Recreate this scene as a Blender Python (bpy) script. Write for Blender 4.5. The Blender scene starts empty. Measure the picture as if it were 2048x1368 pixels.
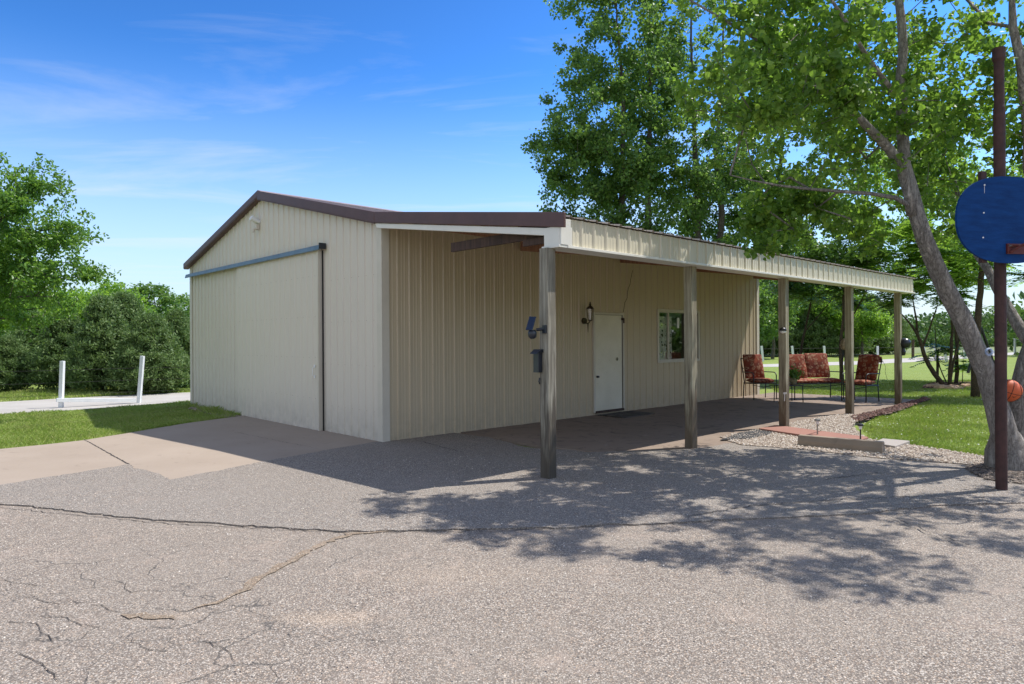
import bpy, math, random
import numpy as np
from mathutils import Vector, Matrix
R=math.radians
random.seed(7); rng=np.random.default_rng(7)
S=bpy.context.scene; COL=S.collection
# ------------------------------------------------------------------ camera, sky, sun, exposure
FPX,CX0,CY0,ROLL,HC=1344.2,1024.0,678.1,-0.0061,1.55
cd=bpy.data.cameras.new('camera'); cam=bpy.data.objects.new('camera',cd); COL.objects.link(cam)
cd.sensor_width=36; cd.lens=36*FPX/2048; cd.clip_start=.05; cd.clip_end=3000
cd.shift_y=-(684-CY0)/2048
cam.location=(0,0,HC); cam.rotation_euler=(R(90),-ROLL,0); S.camera=cam
SUNH=(.955,.297); EL=58.0
W=bpy.data.worlds.new('World'); S.world=W; W.use_nodes=True
wn=W.node_tree; wn.nodes.clear()
def wN(t,**k):
    n=wn.nodes.new(t)
    for a,b in k.items(): setattr(n,a,b)
    return n
sky=wN('ShaderNodeTexSky',sky_type='NISHITA'); sky.sun_disc=False
sky.sun_elevation=R(EL); sky.sun_rotation=math.atan2(SUNH[0],SUNH[1]); sky.altitude=300; sky.air_density=1.0; sky.dust_density=.35; sky.ozone_density=2.2
hs=wN('ShaderNodeHueSaturation'); hs.inputs['Saturation'].default_value=1.12; hs.inputs['Value'].default_value=1.0
bg=wN('ShaderNodeBackground'); bg.inputs[1].default_value=.15
ow=wN('ShaderNodeOutputWorld'); tc=wN('ShaderNodeTexCoord')
sep=wN('ShaderNodeSeparateXYZ'); wn.links.new(tc.outputs['Generated'],sep.inputs[0])
# cirrus: noise on the plane of the clouds (direction divided by its height)
zz=wN('ShaderNodeMath',operation='MAXIMUM'); zz.inputs[1].default_value=.03; wn.links.new(sep.outputs[2],zz.inputs[0])
dv=wN('ShaderNodeVectorMath',operation='DIVIDE'); wn.links.new(tc.outputs['Generated'],dv.inputs[0])
cmb=wN('ShaderNodeCombineXYZ'); 
for i in range(3): wn.links.new(zz.outputs[0],cmb.inputs[i])
wn.links.new(cmb.outputs[0],dv.inputs[1])
mp=wN('ShaderNodeMapping'); mp.inputs['Rotation'].default_value=(0,0,R(-32)); mp.inputs['Scale'].default_value=(.42,1.05,1); mp.inputs['Location'].default_value=(2.2,9.6,0)
wn.links.new(dv.outputs[0],mp.inputs[0])
nz=wN('ShaderNodeTexNoise'); nz.inputs['Scale'].default_value=.95; nz.inputs['Detail'].default_value=9; nz.inputs['Roughness'].default_value=.60; nz.inputs['Distortion'].default_value=.7
wn.links.new(mp.outputs[0],nz.inputs['Vector'])
cr=wN('ShaderNodeMapRange'); cr.inputs[1].default_value=.49; cr.inputs[2].default_value=.78; cr.inputs[4].default_value=.42
wn.links.new(nz.outputs[0],cr.inputs[0])
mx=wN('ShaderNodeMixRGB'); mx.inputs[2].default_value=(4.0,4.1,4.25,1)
def wmul(a,k):
    n=wN('ShaderNodeVectorMath',operation='SCALE'); n.inputs[3].default_value=k; wn.links.new(a,n.inputs[0]); return n.outputs[0]
gm=wN('ShaderNodeGamma'); gm.inputs[1].default_value=1.85; hs.inputs['Hue'].default_value=.492
wn.links.new(sky.outputs[0],hs.inputs['Color']); wn.links.new(wmul(hs.outputs[0],1/5.2),gm.inputs[0])
hz=wN('ShaderNodeMapRange'); hz.inputs[1].default_value=.0; hz.inputs[2].default_value=.38; hz.inputs[3].default_value=.9; hz.inputs[4].default_value=0; hz.interpolation_type='SMOOTHSTEP'; wn.links.new(sep.outputs[2],hz.inputs[0])
hm=wN('ShaderNodeMixRGB'); hm.inputs[2].default_value=(2.9,3.45,4.3,1); wn.links.new(wmul(gm.outputs[0],5.9),hm.inputs[1]); wn.links.new(hz.outputs[0],hm.inputs[0])
wn.links.new(hm.outputs[0],mx.inputs[1])
# unseen cloud added overhead and behind the camera to whiten the fill light
def wmath(op,a,b):
    n=wN('ShaderNodeMath',operation=op)
    for i,x in ((0,a),(1,b)):
        if isinstance(x,(int,float)): n.inputs[i].default_value=x
        else: wn.links.new(x,n.inputs[i])
    return n.outputs[0]
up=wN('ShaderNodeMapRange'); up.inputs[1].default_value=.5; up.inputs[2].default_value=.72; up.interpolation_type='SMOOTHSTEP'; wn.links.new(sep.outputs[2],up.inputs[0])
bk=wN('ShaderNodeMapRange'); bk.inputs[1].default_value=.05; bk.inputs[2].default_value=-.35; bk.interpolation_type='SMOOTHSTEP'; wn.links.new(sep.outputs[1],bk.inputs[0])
fill_veil=wmath('MULTIPLY',wmath('MAXIMUM',wmath('MULTIPLY',up.outputs[0],.55),bk.outputs[0]),wmath('ADD',.22,wmath('MULTIPLY',nz.outputs[0],.7)))
cf=wmath('MINIMUM',wmath('MAXIMUM',fill_veil,cr.outputs[0]),.95); wn.links.new(cf,mx.inputs[0])
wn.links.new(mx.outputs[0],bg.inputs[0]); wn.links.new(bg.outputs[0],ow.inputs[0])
sl=bpy.data.lights.new('sun','SUN'); sl.energy=4.0; sl.angle=R(.53); sl.color=(1,.96,.905)
so=bpy.data.objects.new('sun',sl); COL.objects.link(so)
sd=Vector((SUNH[0]*math.cos(R(EL)),SUNH[1]*math.cos(R(EL)),math.sin(R(EL))))
so.rotation_euler=sd.to_track_quat('Z','Y').to_euler(); so.location=(8,4,20)
S.view_settings.view_transform='Standard'; S.view_settings.look='None'; S.view_settings.gamma=1
S.view_settings.exposure=.63
S.render.engine='CYCLES'
try: S.cycles.max_bounces=8; S.cycles.transparent_max_bounces=8
except Exception: pass
# ------------------------------------------------------------------ where a point of the ground / of a depth stands
def _un(px,py):
    x,y=px-CX0,py-CY0; c,s=math.cos(ROLL),math.sin(ROLL)
    return c*x+s*y,-s*x+c*y
def G(px,py,z=0.0):
    x,y=_un(px,py); Y=FPX*(HC-z)/y
    return Vector((x*Y/FPX,Y,z))
def A(px,py,Y):
    x,y=_un(px,py); return Vector((x*Y/FPX,Y,HC-y*Y/FPX))
# ------------------------------------------------------------------ materials
class NT:
    def __init__(s,name):
        s.m=bpy.data.materials.new(name); s.m.use_nodes=True; s.t=s.m.node_tree
        s.b=s.t.nodes['Principled BSDF']; s.out=s.t.nodes['Material Output']; s._c=None
    def n(s,t,**k):
        n=s.t.nodes.new(t)
        for a,b in k.items(): setattr(n,a,b)
        return n
    def l(s,a,b): s.t.links.new(a,b)
    def co(s,scale=(1,1,1),rot=(0,0,0)):
        tc=s.n('ShaderNodeTexCoord'); mp=s.n('ShaderNodeMapping'); mp.inputs['Scale'].default_value=scale; mp.inputs['Rotation'].default_value=rot
        s.l(tc.outputs['Object'],mp.inputs[0]); return mp.outputs[0]
    def noise(s,scale,detail=4,rough=.55,v=None,dist=0):
        n=s.n('ShaderNodeTexNoise'); n.inputs['Scale'].default_value=scale; n.inputs['Detail'].default_value=detail
        n.inputs['Roughness'].default_value=rough; n.inputs['Distortion'].default_value=dist
        s.l(v or s.co(),n.inputs['Vector']); return n.outputs[0]
    def vor(s,scale,v=None,feat='F1',out=0,rand=1):
        n=s.n('ShaderNodeTexVoronoi',feature=feat); n.inputs['Scale'].default_value=scale; n.inputs['Randomness'].default_value=rand
        s.l(v or s.co(),n.inputs['Vector']); return n.outputs[out]
    def rng(s,v,a,b,c=0,d=1):
        n=s.n('ShaderNodeMapRange'); n.inputs[1].default_value=a; n.inputs[2].default_value=b; n.inputs[3].default_value=c; n.inputs[4].default_value=d
        s.l(v,n.inputs[0]); return n.outputs[0]
    def ramp(s,v,stops):
        n=s.n('ShaderNodeValToRGB'); e=n.color_ramp.elements
        while len(e)<len(stops): e.new(.5)
        for i,(p,c) in enumerate(stops): e[i].position=p; e[i].color=(*c,1)
        s.l(v,n.inputs[0]); return n.outputs[0]
    def mix(s,f,a,b,mode='MIX'):
        n=s.n('ShaderNodeMixRGB',blend_type=mode)
        for i,x in ((0,f),(1,a),(2,b)):
            if isinstance(x,(int,float)): n.inputs[i].default_value=x
            elif isinstance(x,tuple): n.inputs[i].default_value=(*x,1)
            else: s.l(x,n.inputs[i])
        return n.outputs[0]
    def math(s,op,a,b=0):
        n=s.n('ShaderNodeMath',operation=op)
        for i,x in ((0,a),(1,b)):
            if isinstance(x,(int,float)): n.inputs[i].default_value=x
            else: s.l(x,n.inputs[i])
        return n.outputs[0]
    def bump(s,h,strength=.3,dist=.01):
        n=s.n('ShaderNodeBump'); n.inputs['Strength'].default_value=strength; n.inputs['Distance'].default_value=dist
        s.l(h,n.inputs['Height']); s.l(n.outputs[0],s.b.inputs['Normal'])
    def fin(s,col=None,rough=.6,metal=0,spec=None):
        if col is not None:
            if isinstance(col,tuple): s.b.inputs['Base Color'].default_value=(*col,1)
            else: s.l(col,s.b.inputs['Base Color'])
        if isinstance(rough,(int,float)): s.b.inputs['Roughness'].default_value=rough
        else: s.l(rough,s.b.inputs['Roughness'])
        s.b.inputs['Metallic'].default_value=metal
        if spec is not None: s.b.inputs['Specular IOR Level'].default_value=spec
        return s.m
def simple(name,col,rough=.6,metal=0,var=.12,scale=6,bump=0,bscale=60,stretch=(1,1,1)):
    m=NT(name); v=m.co(stretch); f=m.noise(scale,5,.6,v)
    a=tuple(c*(1-var) for c in col); b=tuple(min(1,c*(1+var)) for c in col)
    c=m.mix(m.rng(f,.3,.7),a,b)
    if bump: m.bump(m.noise(bscale,4,.6,v),bump,.004)
    return m.fin(c,rough,metal)
def siding_mat(name,col,dirt=.35,rough=.42):
    m=NT(name); v=m.co(); 
    streak=m.noise(5,4,.6,m.co((4,4,.35)))
    c=m.mix(m.rng(streak,.35,.75,0,.16),col,tuple(x*.82 for x in col))
    sp=m.n('ShaderNodeSeparateXYZ'); m.l(v,sp.inputs[0])
    low=m.math('MULTIPLY',m.rng(sp.outputs[2],.0,.55,1,0),m.rng(m.noise(7,5,.65),.3,.7))
    c=m.mix(m.math('MULTIPLY',low,dirt),c,(.16,.15,.12))
    spots=m.math('MULTIPLY',m.rng(m.vor(9),.0,.045,1,0),.5)
    c=m.mix(spots,c,(.2,.17,.12))
    m.bump(m.noise(1.6,2,.5,m.co((1,1,.5))),.35,.02)
    return m.fin(c,rough)
M={}
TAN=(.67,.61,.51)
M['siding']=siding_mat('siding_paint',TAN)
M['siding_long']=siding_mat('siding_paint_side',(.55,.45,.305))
M['trim']=simple('trim_paint',(.74,.71,.63),.4,var=.06,scale=3)
M['brown']=simple('brown_metal',(.10,.046,.038),.5,var=.15,scale=4)
M['roof']=simple('roof_metal',(.30,.235,.20),.4,var=.12,scale=2,stretch=(1,1,1))
M['blue']=simple('track_metal',(.13,.19,.23),.45,var=.25,scale=5)
M['black']=simple('black_metal',(.018,.017,.018),.38,var=.2,scale=20)
M['dark']=simple('dark_gap',(.012,.011,.010),.8)
M['blackpl']=simple('black_plastic',(.02,.024,.032),.3,var=.2)
M['white']=simple('white_paint',(.78,.78,.76),.45,var=.07,scale=8)
M['doorw']=None
m=NT('old_door_paint'); sp=m.rng(m.noise(24,4,.7),.62,.72,0,.55)
c=m.mix(m.rng(m.noise(2,4),.3,.7),(.66,.60,.46),(.76,.70,.56)); c=m.mix(sp,c,(.35,.27,.17)); M['doorw']=m.fin(c,.5)
def wood(name,light,darkc,stain=None):
    m=NT(name); g=m.noise(3,6,.65,m.co((9,9,.55)),dist=.8); g2=m.noise(40,4,.6,m.co((3,3,.12)))
    c=m.mix(m.rng(g,.35,.68),darkc,light); c=m.mix(m.rng(g2,.5,.75,0,.55),c,tuple(x*.35 for x in darkc))
    if stain:
        sp=m.n('ShaderNodeSeparateXYZ'); m.l(m.co(),sp.inputs[0])
        k=m.math('ADD',m.rng(sp.outputs[2],.1,1.8,.42,-.12),m.math('MULTIPLY',m.noise(2.1,4,.6,m.co((8,8,.6))),1.0))
        c=m.mix(m.rng(k,.6,.8,0,.85),c,stain)
    m.bump(m.math('ADD',g,g2),.5,.006); return m.fin(c,.85)
M['post']=wood('weathered_post',(.36,.335,.265),(.15,.13,.095),(.05,.038,.026))
M['post2']=wood('greenish_post',(.44,.40,.28),(.20,.165,.105),(.09,.06,.035))
M['beam']=wood('dark_beam',(.11,.062,.045),(.035,.022,.018))
M['ply']=wood('soffit_wood',(.48,.25,.15),(.30,.15,.09))
def bark(name,a,b,scale=9):
    m=NT(name); v=m.co((1,1,.22)); n=m.noise(scale*1.6,7,.7,v,dist=1.2); n2=m.noise(scale*5,5,.65,m.co((1,1,.4))); n3=m.noise(1.2,4,.6)
    rid=m.math('ABSOLUTE',m.math('SUBTRACT',n,.5)); hor=m.math('ABSOLUTE',m.math('SUBTRACT',m.noise(5,4,.6,m.co((1,1,3.5)),dist=1),.5))
    c=m.mix(m.rng(n3,.35,.65),b,a); c=m.mix(m.rng(rid,.0,.07,.85,0),c,tuple(x*.4 for x in b)); c=m.mix(m.rng(hor,.0,.02,.5,0),c,tuple(x*.45 for x in b)); c=m.mix(m.rng(n2,.45,.7,0,.55),c,tuple(min(1,x*1.35) for x in a))
    m.bump(m.math('ADD',m.rng(rid,0,.12),m.math('MULTIPLY',n2,.5)),.9,.02); return m.fin(c,.92)
M['bark']=bark('cottonwood_bark',(.50,.45,.40),(.32,.285,.25))
M['bark2']=bark('grey_bark',(.24,.21,.17),(.10,.085,.065),12)
M['stem']=bark('brown_stem',(.17,.12,.07),(.07,.05,.03),14)
def leaf(name,a,b,c3,trans=.45,tr=(.30,.50,.05),rough=.38):
    m=NT(name); g=m.n('ShaderNodeNewGeometry')
    col=m.ramp(g.outputs['Random Per Island'],[(0,a),(.6,b),(1,c3)])
    m.fin(col,rough); m.b.inputs['Specular IOR Level'].default_value=.45
    t=m.n('ShaderNodeBsdfTranslucent'); m.l(m.mix(.5,m.mix(1.0,col,tuple(min(1,x*6) for x in tr),'MULTIPLY'),tr),t.inputs[0])
    mx=m.n('ShaderNodeMixShader'); mx.inputs[0].default_value=trans
    m.l(m.b.outputs[0],mx.inputs[1]); m.l(t.outputs[0],mx.inputs[2]); m.l(mx.outputs[0],m.out.inputs[0]); return m.m
M['leaf']=leaf('cottonwood_leaf',(.06,.13,.018),(.10,.19,.022),(.24,.36,.045),.45,(.44,.74,.09),.5)
M['leaf_pop']=leaf('poplar_leaf',(.04,.10,.022),(.07,.165,.032),(.18,.31,.06),.42,(.44,.70,.11))
M['leaf_left']=leaf('elm_leaf',(.06,.15,.022),(.10,.22,.032),(.20,.34,.055),.45,(.34,.58,.08))
M['leaf_bright']=leaf('bright_leaf',(.09,.20,.025),(.14,.27,.035),(.24,.38,.06),.48,(.5,.8,.09))
M['leaf_mid']=leaf('mid_leaf',(.05,.12,.022),(.08,.17,.03),(.15,.25,.055),.4,(.34,.58,.09))
M['leaf_far']=leaf('far_leaf',(.06,.12,.03),(.08,.16,.038),(.12,.20,.055),.3,(.16,.28,.06),.6)
M['cedar']=leaf('cedar_needles',(.08,.145,.04),(.12,.195,.058),(.2,.27,.09),.3,(.22,.36,.09),.6)
def tint(m,scale,a,b,col):   # patches of another colour over a leaf material
    t=m.node_tree; p=t.nodes['Principled BSDF']; l=p.inputs['Base Color'].links[0]; src=l.from_socket
    n=t.nodes.new('ShaderNodeTexNoise'); n.inputs['Scale'].default_value=scale; n.inputs['Detail'].default_value=5; n.inputs['Roughness'].default_value=.65
    c=t.nodes.new('ShaderNodeTexCoord'); t.links.new(c.outputs['Object'],n.inputs['Vector'])
    r=t.nodes.new('ShaderNodeMapRange'); r.inputs[1].default_value=a; r.inputs[2].default_value=b; r.inputs[4].default_value=.75; t.links.new(n.outputs[0],r.inputs[0])
    x=t.nodes.new('ShaderNodeMixRGB'); t.links.new(r.outputs[0],x.inputs[0]); t.links.new(src,x.inputs[1]); x.inputs[2].default_value=(*col,1); t.links.new(x.outputs[0],p.inputs['Base Color'])
M['grass']=leaf('grass_blade',(.21,.315,.05),(.29,.38,.075),(.42,.42,.17),.35,(.26,.40,.07),.5)
tint(M['grass'],1.1,.5,.68,(.33,.31,.13))
# ------------------------------------------------------------------ mesh helpers
class MB:
    def __init__(s): s.v=[]; s.f=[]; s.xf=None
    def add(s,vs,fs):
        o=len(s.v); s.v+= [tuple(s.xf@Vector(p)) if s.xf else tuple(p) for p in vs]; s.f+=[tuple(i+o for i in f) for f in fs]
    def box(s,x0,x1,y0,y1,z0,z1):
        s.add([(x0,y0,z0),(x1,y0,z0),(x1,y1,z0),(x0,y1,z0),(x0,y0,z1),(x1,y0,z1),(x1,y1,z1),(x0,y1,z1)],
              [(0,3,2,1),(4,5,6,7),(0,1,5,4),(1,2,6,5),(2,3,7,6),(3,0,4,7)])
    def prism(s,prof,axis_from,axis_to):   # prof: list of 3D points; swept from vector a to b offsets
        n=len(prof); a=Vector(axis_from); b=Vector(axis_to)
        vs=[Vector(p)+a for p in prof]+[Vector(p)+b for p in prof]
        s.add(vs,[tuple(range(n))[::-1],tuple(range(n,2*n))]+[(i,(i+1)%n,n+(i+1)%n,n+i) for i in range(n)])
    def tube(s,pts,rad,n=8,caps=True):
        pts=[Vector(p) for p in pts]
        if isinstance(rad,(int,float)): rad=[rad]*len(pts)
        vs=[]; fs=[]; prev=None
        for i,p in enumerate(pts):
            d=(pts[min(i+1,len(pts)-1)]-pts[max(i-1,0)]).normalized()
            if prev is None:
                a=Vector((0,0,1)) if abs(d.z)<.9 else Vector((1,0,0)); x=d.cross(a).normalized()
            else: x=(prev-d*prev.dot(d)).normalized()
            prev=x; y=d.cross(x)
            for k in range(n):
                t=2*math.pi*k/n; vs.append(p+(x*math.cos(t)+y*math.sin(t))*rad[i])
        for i in range(len(pts)-1):
            for k in range(n):
                a=i*n+k; b=i*n+(k+1)%n; fs.append((a,b,b+n,a+n))
        if caps: fs+= [tuple(range(n))[::-1],tuple(range(len(vs)-n,len(vs)))]
        s.add(vs,fs)
    def lathe(s,prof,n=20,c=(0,0,0)):     # prof (r,z)
        vs=[(c[0]+r*math.cos(2*math.pi*k/n),c[1]+r*math.sin(2*math.pi*k/n),c[2]+z) for r,z in prof for k in range(n)]
        fs=[(i*n+k,i*n+(k+1)%n,(i+1)*n+(k+1)%n,(i+1)*n+k) for i in range(len(prof)-1) for k in range(n)]
        fs+=[tuple(range(n))[::-1],tuple(range(len(vs)-n,len(vs)))]
        s.add(vs,fs)
    def build(s,name,mat,parent=None,smooth=False,bevel=0,loc=None,seg=2):
        me=bpy.data.meshes.new(name); me.from_pydata(s.v,[],s.f); me.materials.append(mat); me.validate()
        if smooth: me.polygons.foreach_set('use_smooth',[True]*len(me.polygons))
        o=bpy.data.objects.new(name,me); COL.objects.link(o)
        if parent is not None: o.parent=parent
        if loc is not None: o.location=loc
        if bevel:
            b=o.modifiers.new('bevel','BEVEL'); b.width=bevel; b.segments=seg; b.limit_method='ANGLE'; b.angle_limit=R(35)
        return o
def tag(o,label=None,cat=None,group=None,kind=None):
    if label: o['label']=label
    if cat: o['category']=cat
    if group: o['group']=group
    if kind: o['kind']=kind
    return o
def thing(name,label,cat,loc=(0,0,0),rz=0,group=None):
    o=bpy.data.objects.new(name,None); COL.objects.link(o); o.location=loc; o.rotation_euler=(0,0,rz); o.empty_display_size=.2
    return tag(o,label,cat,group)
def npmesh(name,V,F,mat,parent=None,smooth=False):   # V (n,3), F (m,k) equal sized faces
    me=bpy.data.meshes.new(name); n,m,k=len(V),len(F),F.shape[1]
    me.vertices.add(n); me.vertices.foreach_set('co',np.ascontiguousarray(V,dtype=np.float32).ravel())
    me.loops.add(m*k); me.loops.foreach_set('vertex_index',np.ascontiguousarray(F,dtype=np.int32).ravel())
    me.polygons.add(m); me.polygons.foreach_set('loop_start',np.arange(0,m*k,k,dtype=np.int32))
    me.polygons.foreach_set('use_smooth',np.full(m,smooth))
    me.update(calc_edges=True); me.materials.append(mat)
    o=bpy.data.objects.new(name,me); COL.objects.link(o)
    if parent is not None: o.parent=parent
    return o
def copy_tree(o,loc=None,rz=None,scale=None,label=None,group=None,parent=None):
    c=o.copy(); COL.objects.link(c)
    if parent is not None: c.parent=parent
    for ch in list(o.children): copy_tree(ch,parent=c)
    if loc is not None: c.location=loc
    if rz is not None: c.rotation_euler=(0,0,rz)
    if scale is not None: c.scale=scale if not isinstance(scale,(int,float)) else (scale,)*3
    if label: c['label']=label
    if group: c['group']=group
    return c
# ------------------------------------------------------------------ ground
def rag(pts,step=.12,amp=.02,seed=1,skip=()):
    r=random.Random(seed); out=[]
    for i in range(len(pts)):
        a=Vector(pts[i]); b=Vector(pts[(i+1)%len(pts)]); L=(b-a).length
        out.append(a)
        if i in skip: continue
        n=min(int(L/step),260); d=(b-a)/max(L,1e-6); nn=Vector((-d.y,d.x,0)); w=0
        for k in range(1,n):
            w=.75*w+r.gauss(0,amp*.6); out.append(a.lerp(b,k/n)+nn*(w+r.gauss(0,amp*.35)))
    return out
def sheet(name,pts,z,mat,kind='structure',thick=0):
    me=bpy.data.meshes.new(name); vs=[(p[0],p[1],z) for p in pts]; fs=[tuple(range(len(pts)))]
    ar=sum(pts[i][0]*pts[(i+1)%len(pts)][1]-pts[(i+1)%len(pts)][0]*pts[i][1] for i in range(len(pts)))
    if ar<0: fs=[fs[0][::-1]]
    if thick:
        n=len(pts); vs+=[(p[0],p[1],z-thick) for p in pts]; fs+=[(i,(i+1)%n,n+(i+1)%n,n+i) for i in range(n)]
    me.from_pydata(vs,[],fs); me.materials.append(mat); o=bpy.data.objects.new(name,me); COL.objects.link(o)
    if kind: o['kind']=kind
    return o
def chip_mat(name,tint,light,darkc,scale=85,crack=0,dust=.25):
    m=NT(name); v=m.co()
    c1=m.vor(scale,v,out=1); sp=m.n('ShaderNodeSeparateColor'); m.l(c1,sp.inputs[0])
    d=m.vor(scale,v,out=0)
    chips=m.ramp(sp.outputs[0],[(0,darkc),(.3,tuple((x+y)/2 for x,y in zip(darkc,tint))),(.6,tint),(.88,light),(1,tuple(min(1,x*1.35) for x in light))])
    warm=m.ramp(sp.outputs[1],[(0,(1.12,.96,.82)),(.35,(1,1,.98)),(.8,(.97,.99,1.0)),(1,(.82,.83,.85))])
    c=m.mix(1.0,chips,warm,'MULTIPLY')
    c=m.mix(m.rng(d,.40,.66,0,.9),c,tuple(x*.55 for x in darkc))
    big=m.noise(.55,6,.62); c=m.mix(m.rng(big,.35,.7,.0,.5),c,tuple(x*.72 for x in tint))
    du=m.noise(1.3,6,.7,dist=1.2); c=m.mix(m.rng(du,.55,.75,0,dust),c,(.46,.355,.28))
    st=m.noise(.9,5,.6,m.co((.5,2.2,1),(0,0,.5))); c=m.mix(m.rng(st,.62,.76,0,.22),c,(.12,.11,.11))
    h=m.math('SUBTRACT',1,d)
    if crack:
        for (px,py,rx,ry,am) in ((665,1235,.42,.16,.5),(330,1232,.35,.07,.4),(900,1150,.9,.35,.25)):
            g0=G(px,py); q=m.n('ShaderNodeMapping'); q.inputs['Location'].default_value=(-g0.x/rx,-g0.y/ry,0); q.inputs['Scale'].default_value=(1/rx,1/ry,0); m.l(v,q.inputs[0])
            ln=m.n('ShaderNodeVectorMath',operation='LENGTH'); m.l(q.outputs[0],ln.inputs[0])
            c=m.mix(m.math('MULTIPLY',m.rng(m.math('ADD',ln.outputs['Value'],m.math('MULTIPLY',m.noise(5,5,.7),1.2)),1.5,.7,0,am),m.rng(d,.62,.3,.35,1)),c,(.50,.38,.27))
        wv=m.n('ShaderNodeVectorMath',operation='ADD'); nn=m.n('ShaderNodeTexNoise'); nn.inputs['Scale'].default_value=3.5; nn.inputs['Detail'].default_value=5
        m.l(v,nn.inputs['Vector']); sc=m.n('ShaderNodeVectorMath',operation='SCALE'); sc.inputs[3].default_value=.35; m.l(nn.outputs[1],sc.inputs[0])
        m.l(v,wv.inputs[0]); m.l(sc.outputs[0],wv.inputs[1])
        e=m.vor(1.9,wv.outputs[0],'DISTANCE_TO_EDGE'); line=m.rng(e,.0,.016,1,0)
        s2=m.n('ShaderNodeSeparateXYZ'); m.l(v,s2.inputs[0])
        zone=m.math('MULTIPLY',m.rng(s2.outputs[0],-1.3,-.2,1,0),m.rng(s2.outputs[1],5.4,4.6,0,1))
        k=m.math('MULTIPLY',m.math('MULTIPLY',line,zone),m.rng(m.noise(1.1,4,.6),.42,.52))
        c=m.mix(m.math('MULTIPLY',k,crack),c,(.06,.055,.05)); h=m.math('SUBTRACT',h,m.math('MULTIPLY',k,2))
    m.bump(h,.55,.006); return m.fin(c,.9)
M['asph']=chip_mat('old_chip_seal',(.35,.30,.245),(.47,.415,.355),(.18,.145,.12),118,crack=.85,dust=.4)
M['over']=chip_mat('grey_chip_seal',(.335,.295,.25),(.46,.42,.37),(.15,.125,.108),108,dust=.18)
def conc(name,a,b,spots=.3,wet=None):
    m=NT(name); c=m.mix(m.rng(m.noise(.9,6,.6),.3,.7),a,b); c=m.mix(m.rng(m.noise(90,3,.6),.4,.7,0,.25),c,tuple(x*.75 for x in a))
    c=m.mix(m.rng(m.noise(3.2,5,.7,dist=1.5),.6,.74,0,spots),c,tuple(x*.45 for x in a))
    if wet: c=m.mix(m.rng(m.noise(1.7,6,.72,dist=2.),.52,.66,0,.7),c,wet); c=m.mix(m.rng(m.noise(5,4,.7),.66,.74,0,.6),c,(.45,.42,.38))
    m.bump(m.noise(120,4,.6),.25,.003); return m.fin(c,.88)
M['conc']=conc('tan_concrete',(.30,.24,.185),(.345,.28,.22),.45)
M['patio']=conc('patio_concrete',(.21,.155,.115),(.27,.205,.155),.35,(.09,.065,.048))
def lawn_mat():
    m=NT('lawn'); c=m.mix(m.rng(m.noise(.35,6,.6),.3,.7),(.22,.30,.055),(.29,.35,.08))
    c=m.mix(m.rng(m.noise(4,6,.75),.45,.72,0,.55),c,(.19,.19,.075)); c=m.mix(m.rng(m.noise(70,3,.7),.4,.7,0,.5),c,(.05,.085,.018))
    st=m.n('ShaderNodeTexWave'); st.inputs['Scale'].default_value=.28; st.inputs['Distortion'].default_value=.8; m.l(m.co(rot=(0,0,1.35)),st.inputs['Vector'])
    c=m.mix(m.math('MULTIPLY',st.outputs[1],.22),c,(.155,.225,.05))
    m.bump(m.noise(60,4,.7),.8,.03); return m.fin(c,.9,spec=.2)
M['lawn']=lawn_mat()
M['groad']=conc('gravel_road',(.36,.335,.30),(.44,.415,.38),.1)
M['pea']=chip_mat('pea_gravel_bed',(.40,.33,.26),(.62,.54,.45),(.16,.12,.095),48,dust=.25)
M['soil']=simple('soil',(.13,.085,.06),.95,var=.35,scale=14,bump=.6)
sheet('lawn',[(-900,-300,0),(900,-300,0),(900,1500,0),(-900,1500,0)],-.03,M['lawn'])
edge=[G(*p) for p in [(1385,900),(1480,884),(1530,889),(1597,893),(1690,902),(1775,911),(1850,916),(1920,922),(1985,930),(2080,940),(2300,955)]]
upper=[G(0,972),G(128,951),G(255,930),G(343,961),G(450,940),G(560,918),G(660,900),G(760,884),G(905,866),G(985,878),G(1060,897),G(1150,908),G(1260,903)]+edge
seam=[G(*p) for p in [(2300,1000),(1880,1012),(1700,1030),(1400,1045),(1200,1052),(1000,1060),(830,1062),(720,1064),(600,1060),(450,1050),(300,1040),(150,1025),(0,1010)]]
sheet('asphalt',[(-30,-25,0),(30,-25,0),(30,7.2,0)]+[tuple(p-Vector((0,-.03,0))) for p in [G(2300,955)]]+[p for p in edge[::-1]][1:]+[G(1385,905),G(760,890),G(0,985),G(-700,1080)]+[(-30,4.9,0)],0,M['asph'])
ov=rag([G(-235,1004)]+upper+seam,.06,.02,3,skip=(0,))
sheet('asphalt_overlay',ov,.013,M['over'],thick=.012)
apr=[G(-700,985),G(0,899),G(90,890),G(170,881),G(250,868),G(380,846),G(486,832),G(700,868),G(790,890),G(600,940),G(343,985),G(0,1000),G(-700,1100)]
sheet('concrete_apron',rag(apr,.25,.012,5,skip=(7,8,9,10,11,12)),.008,M['conc'],thick=.03)
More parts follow.
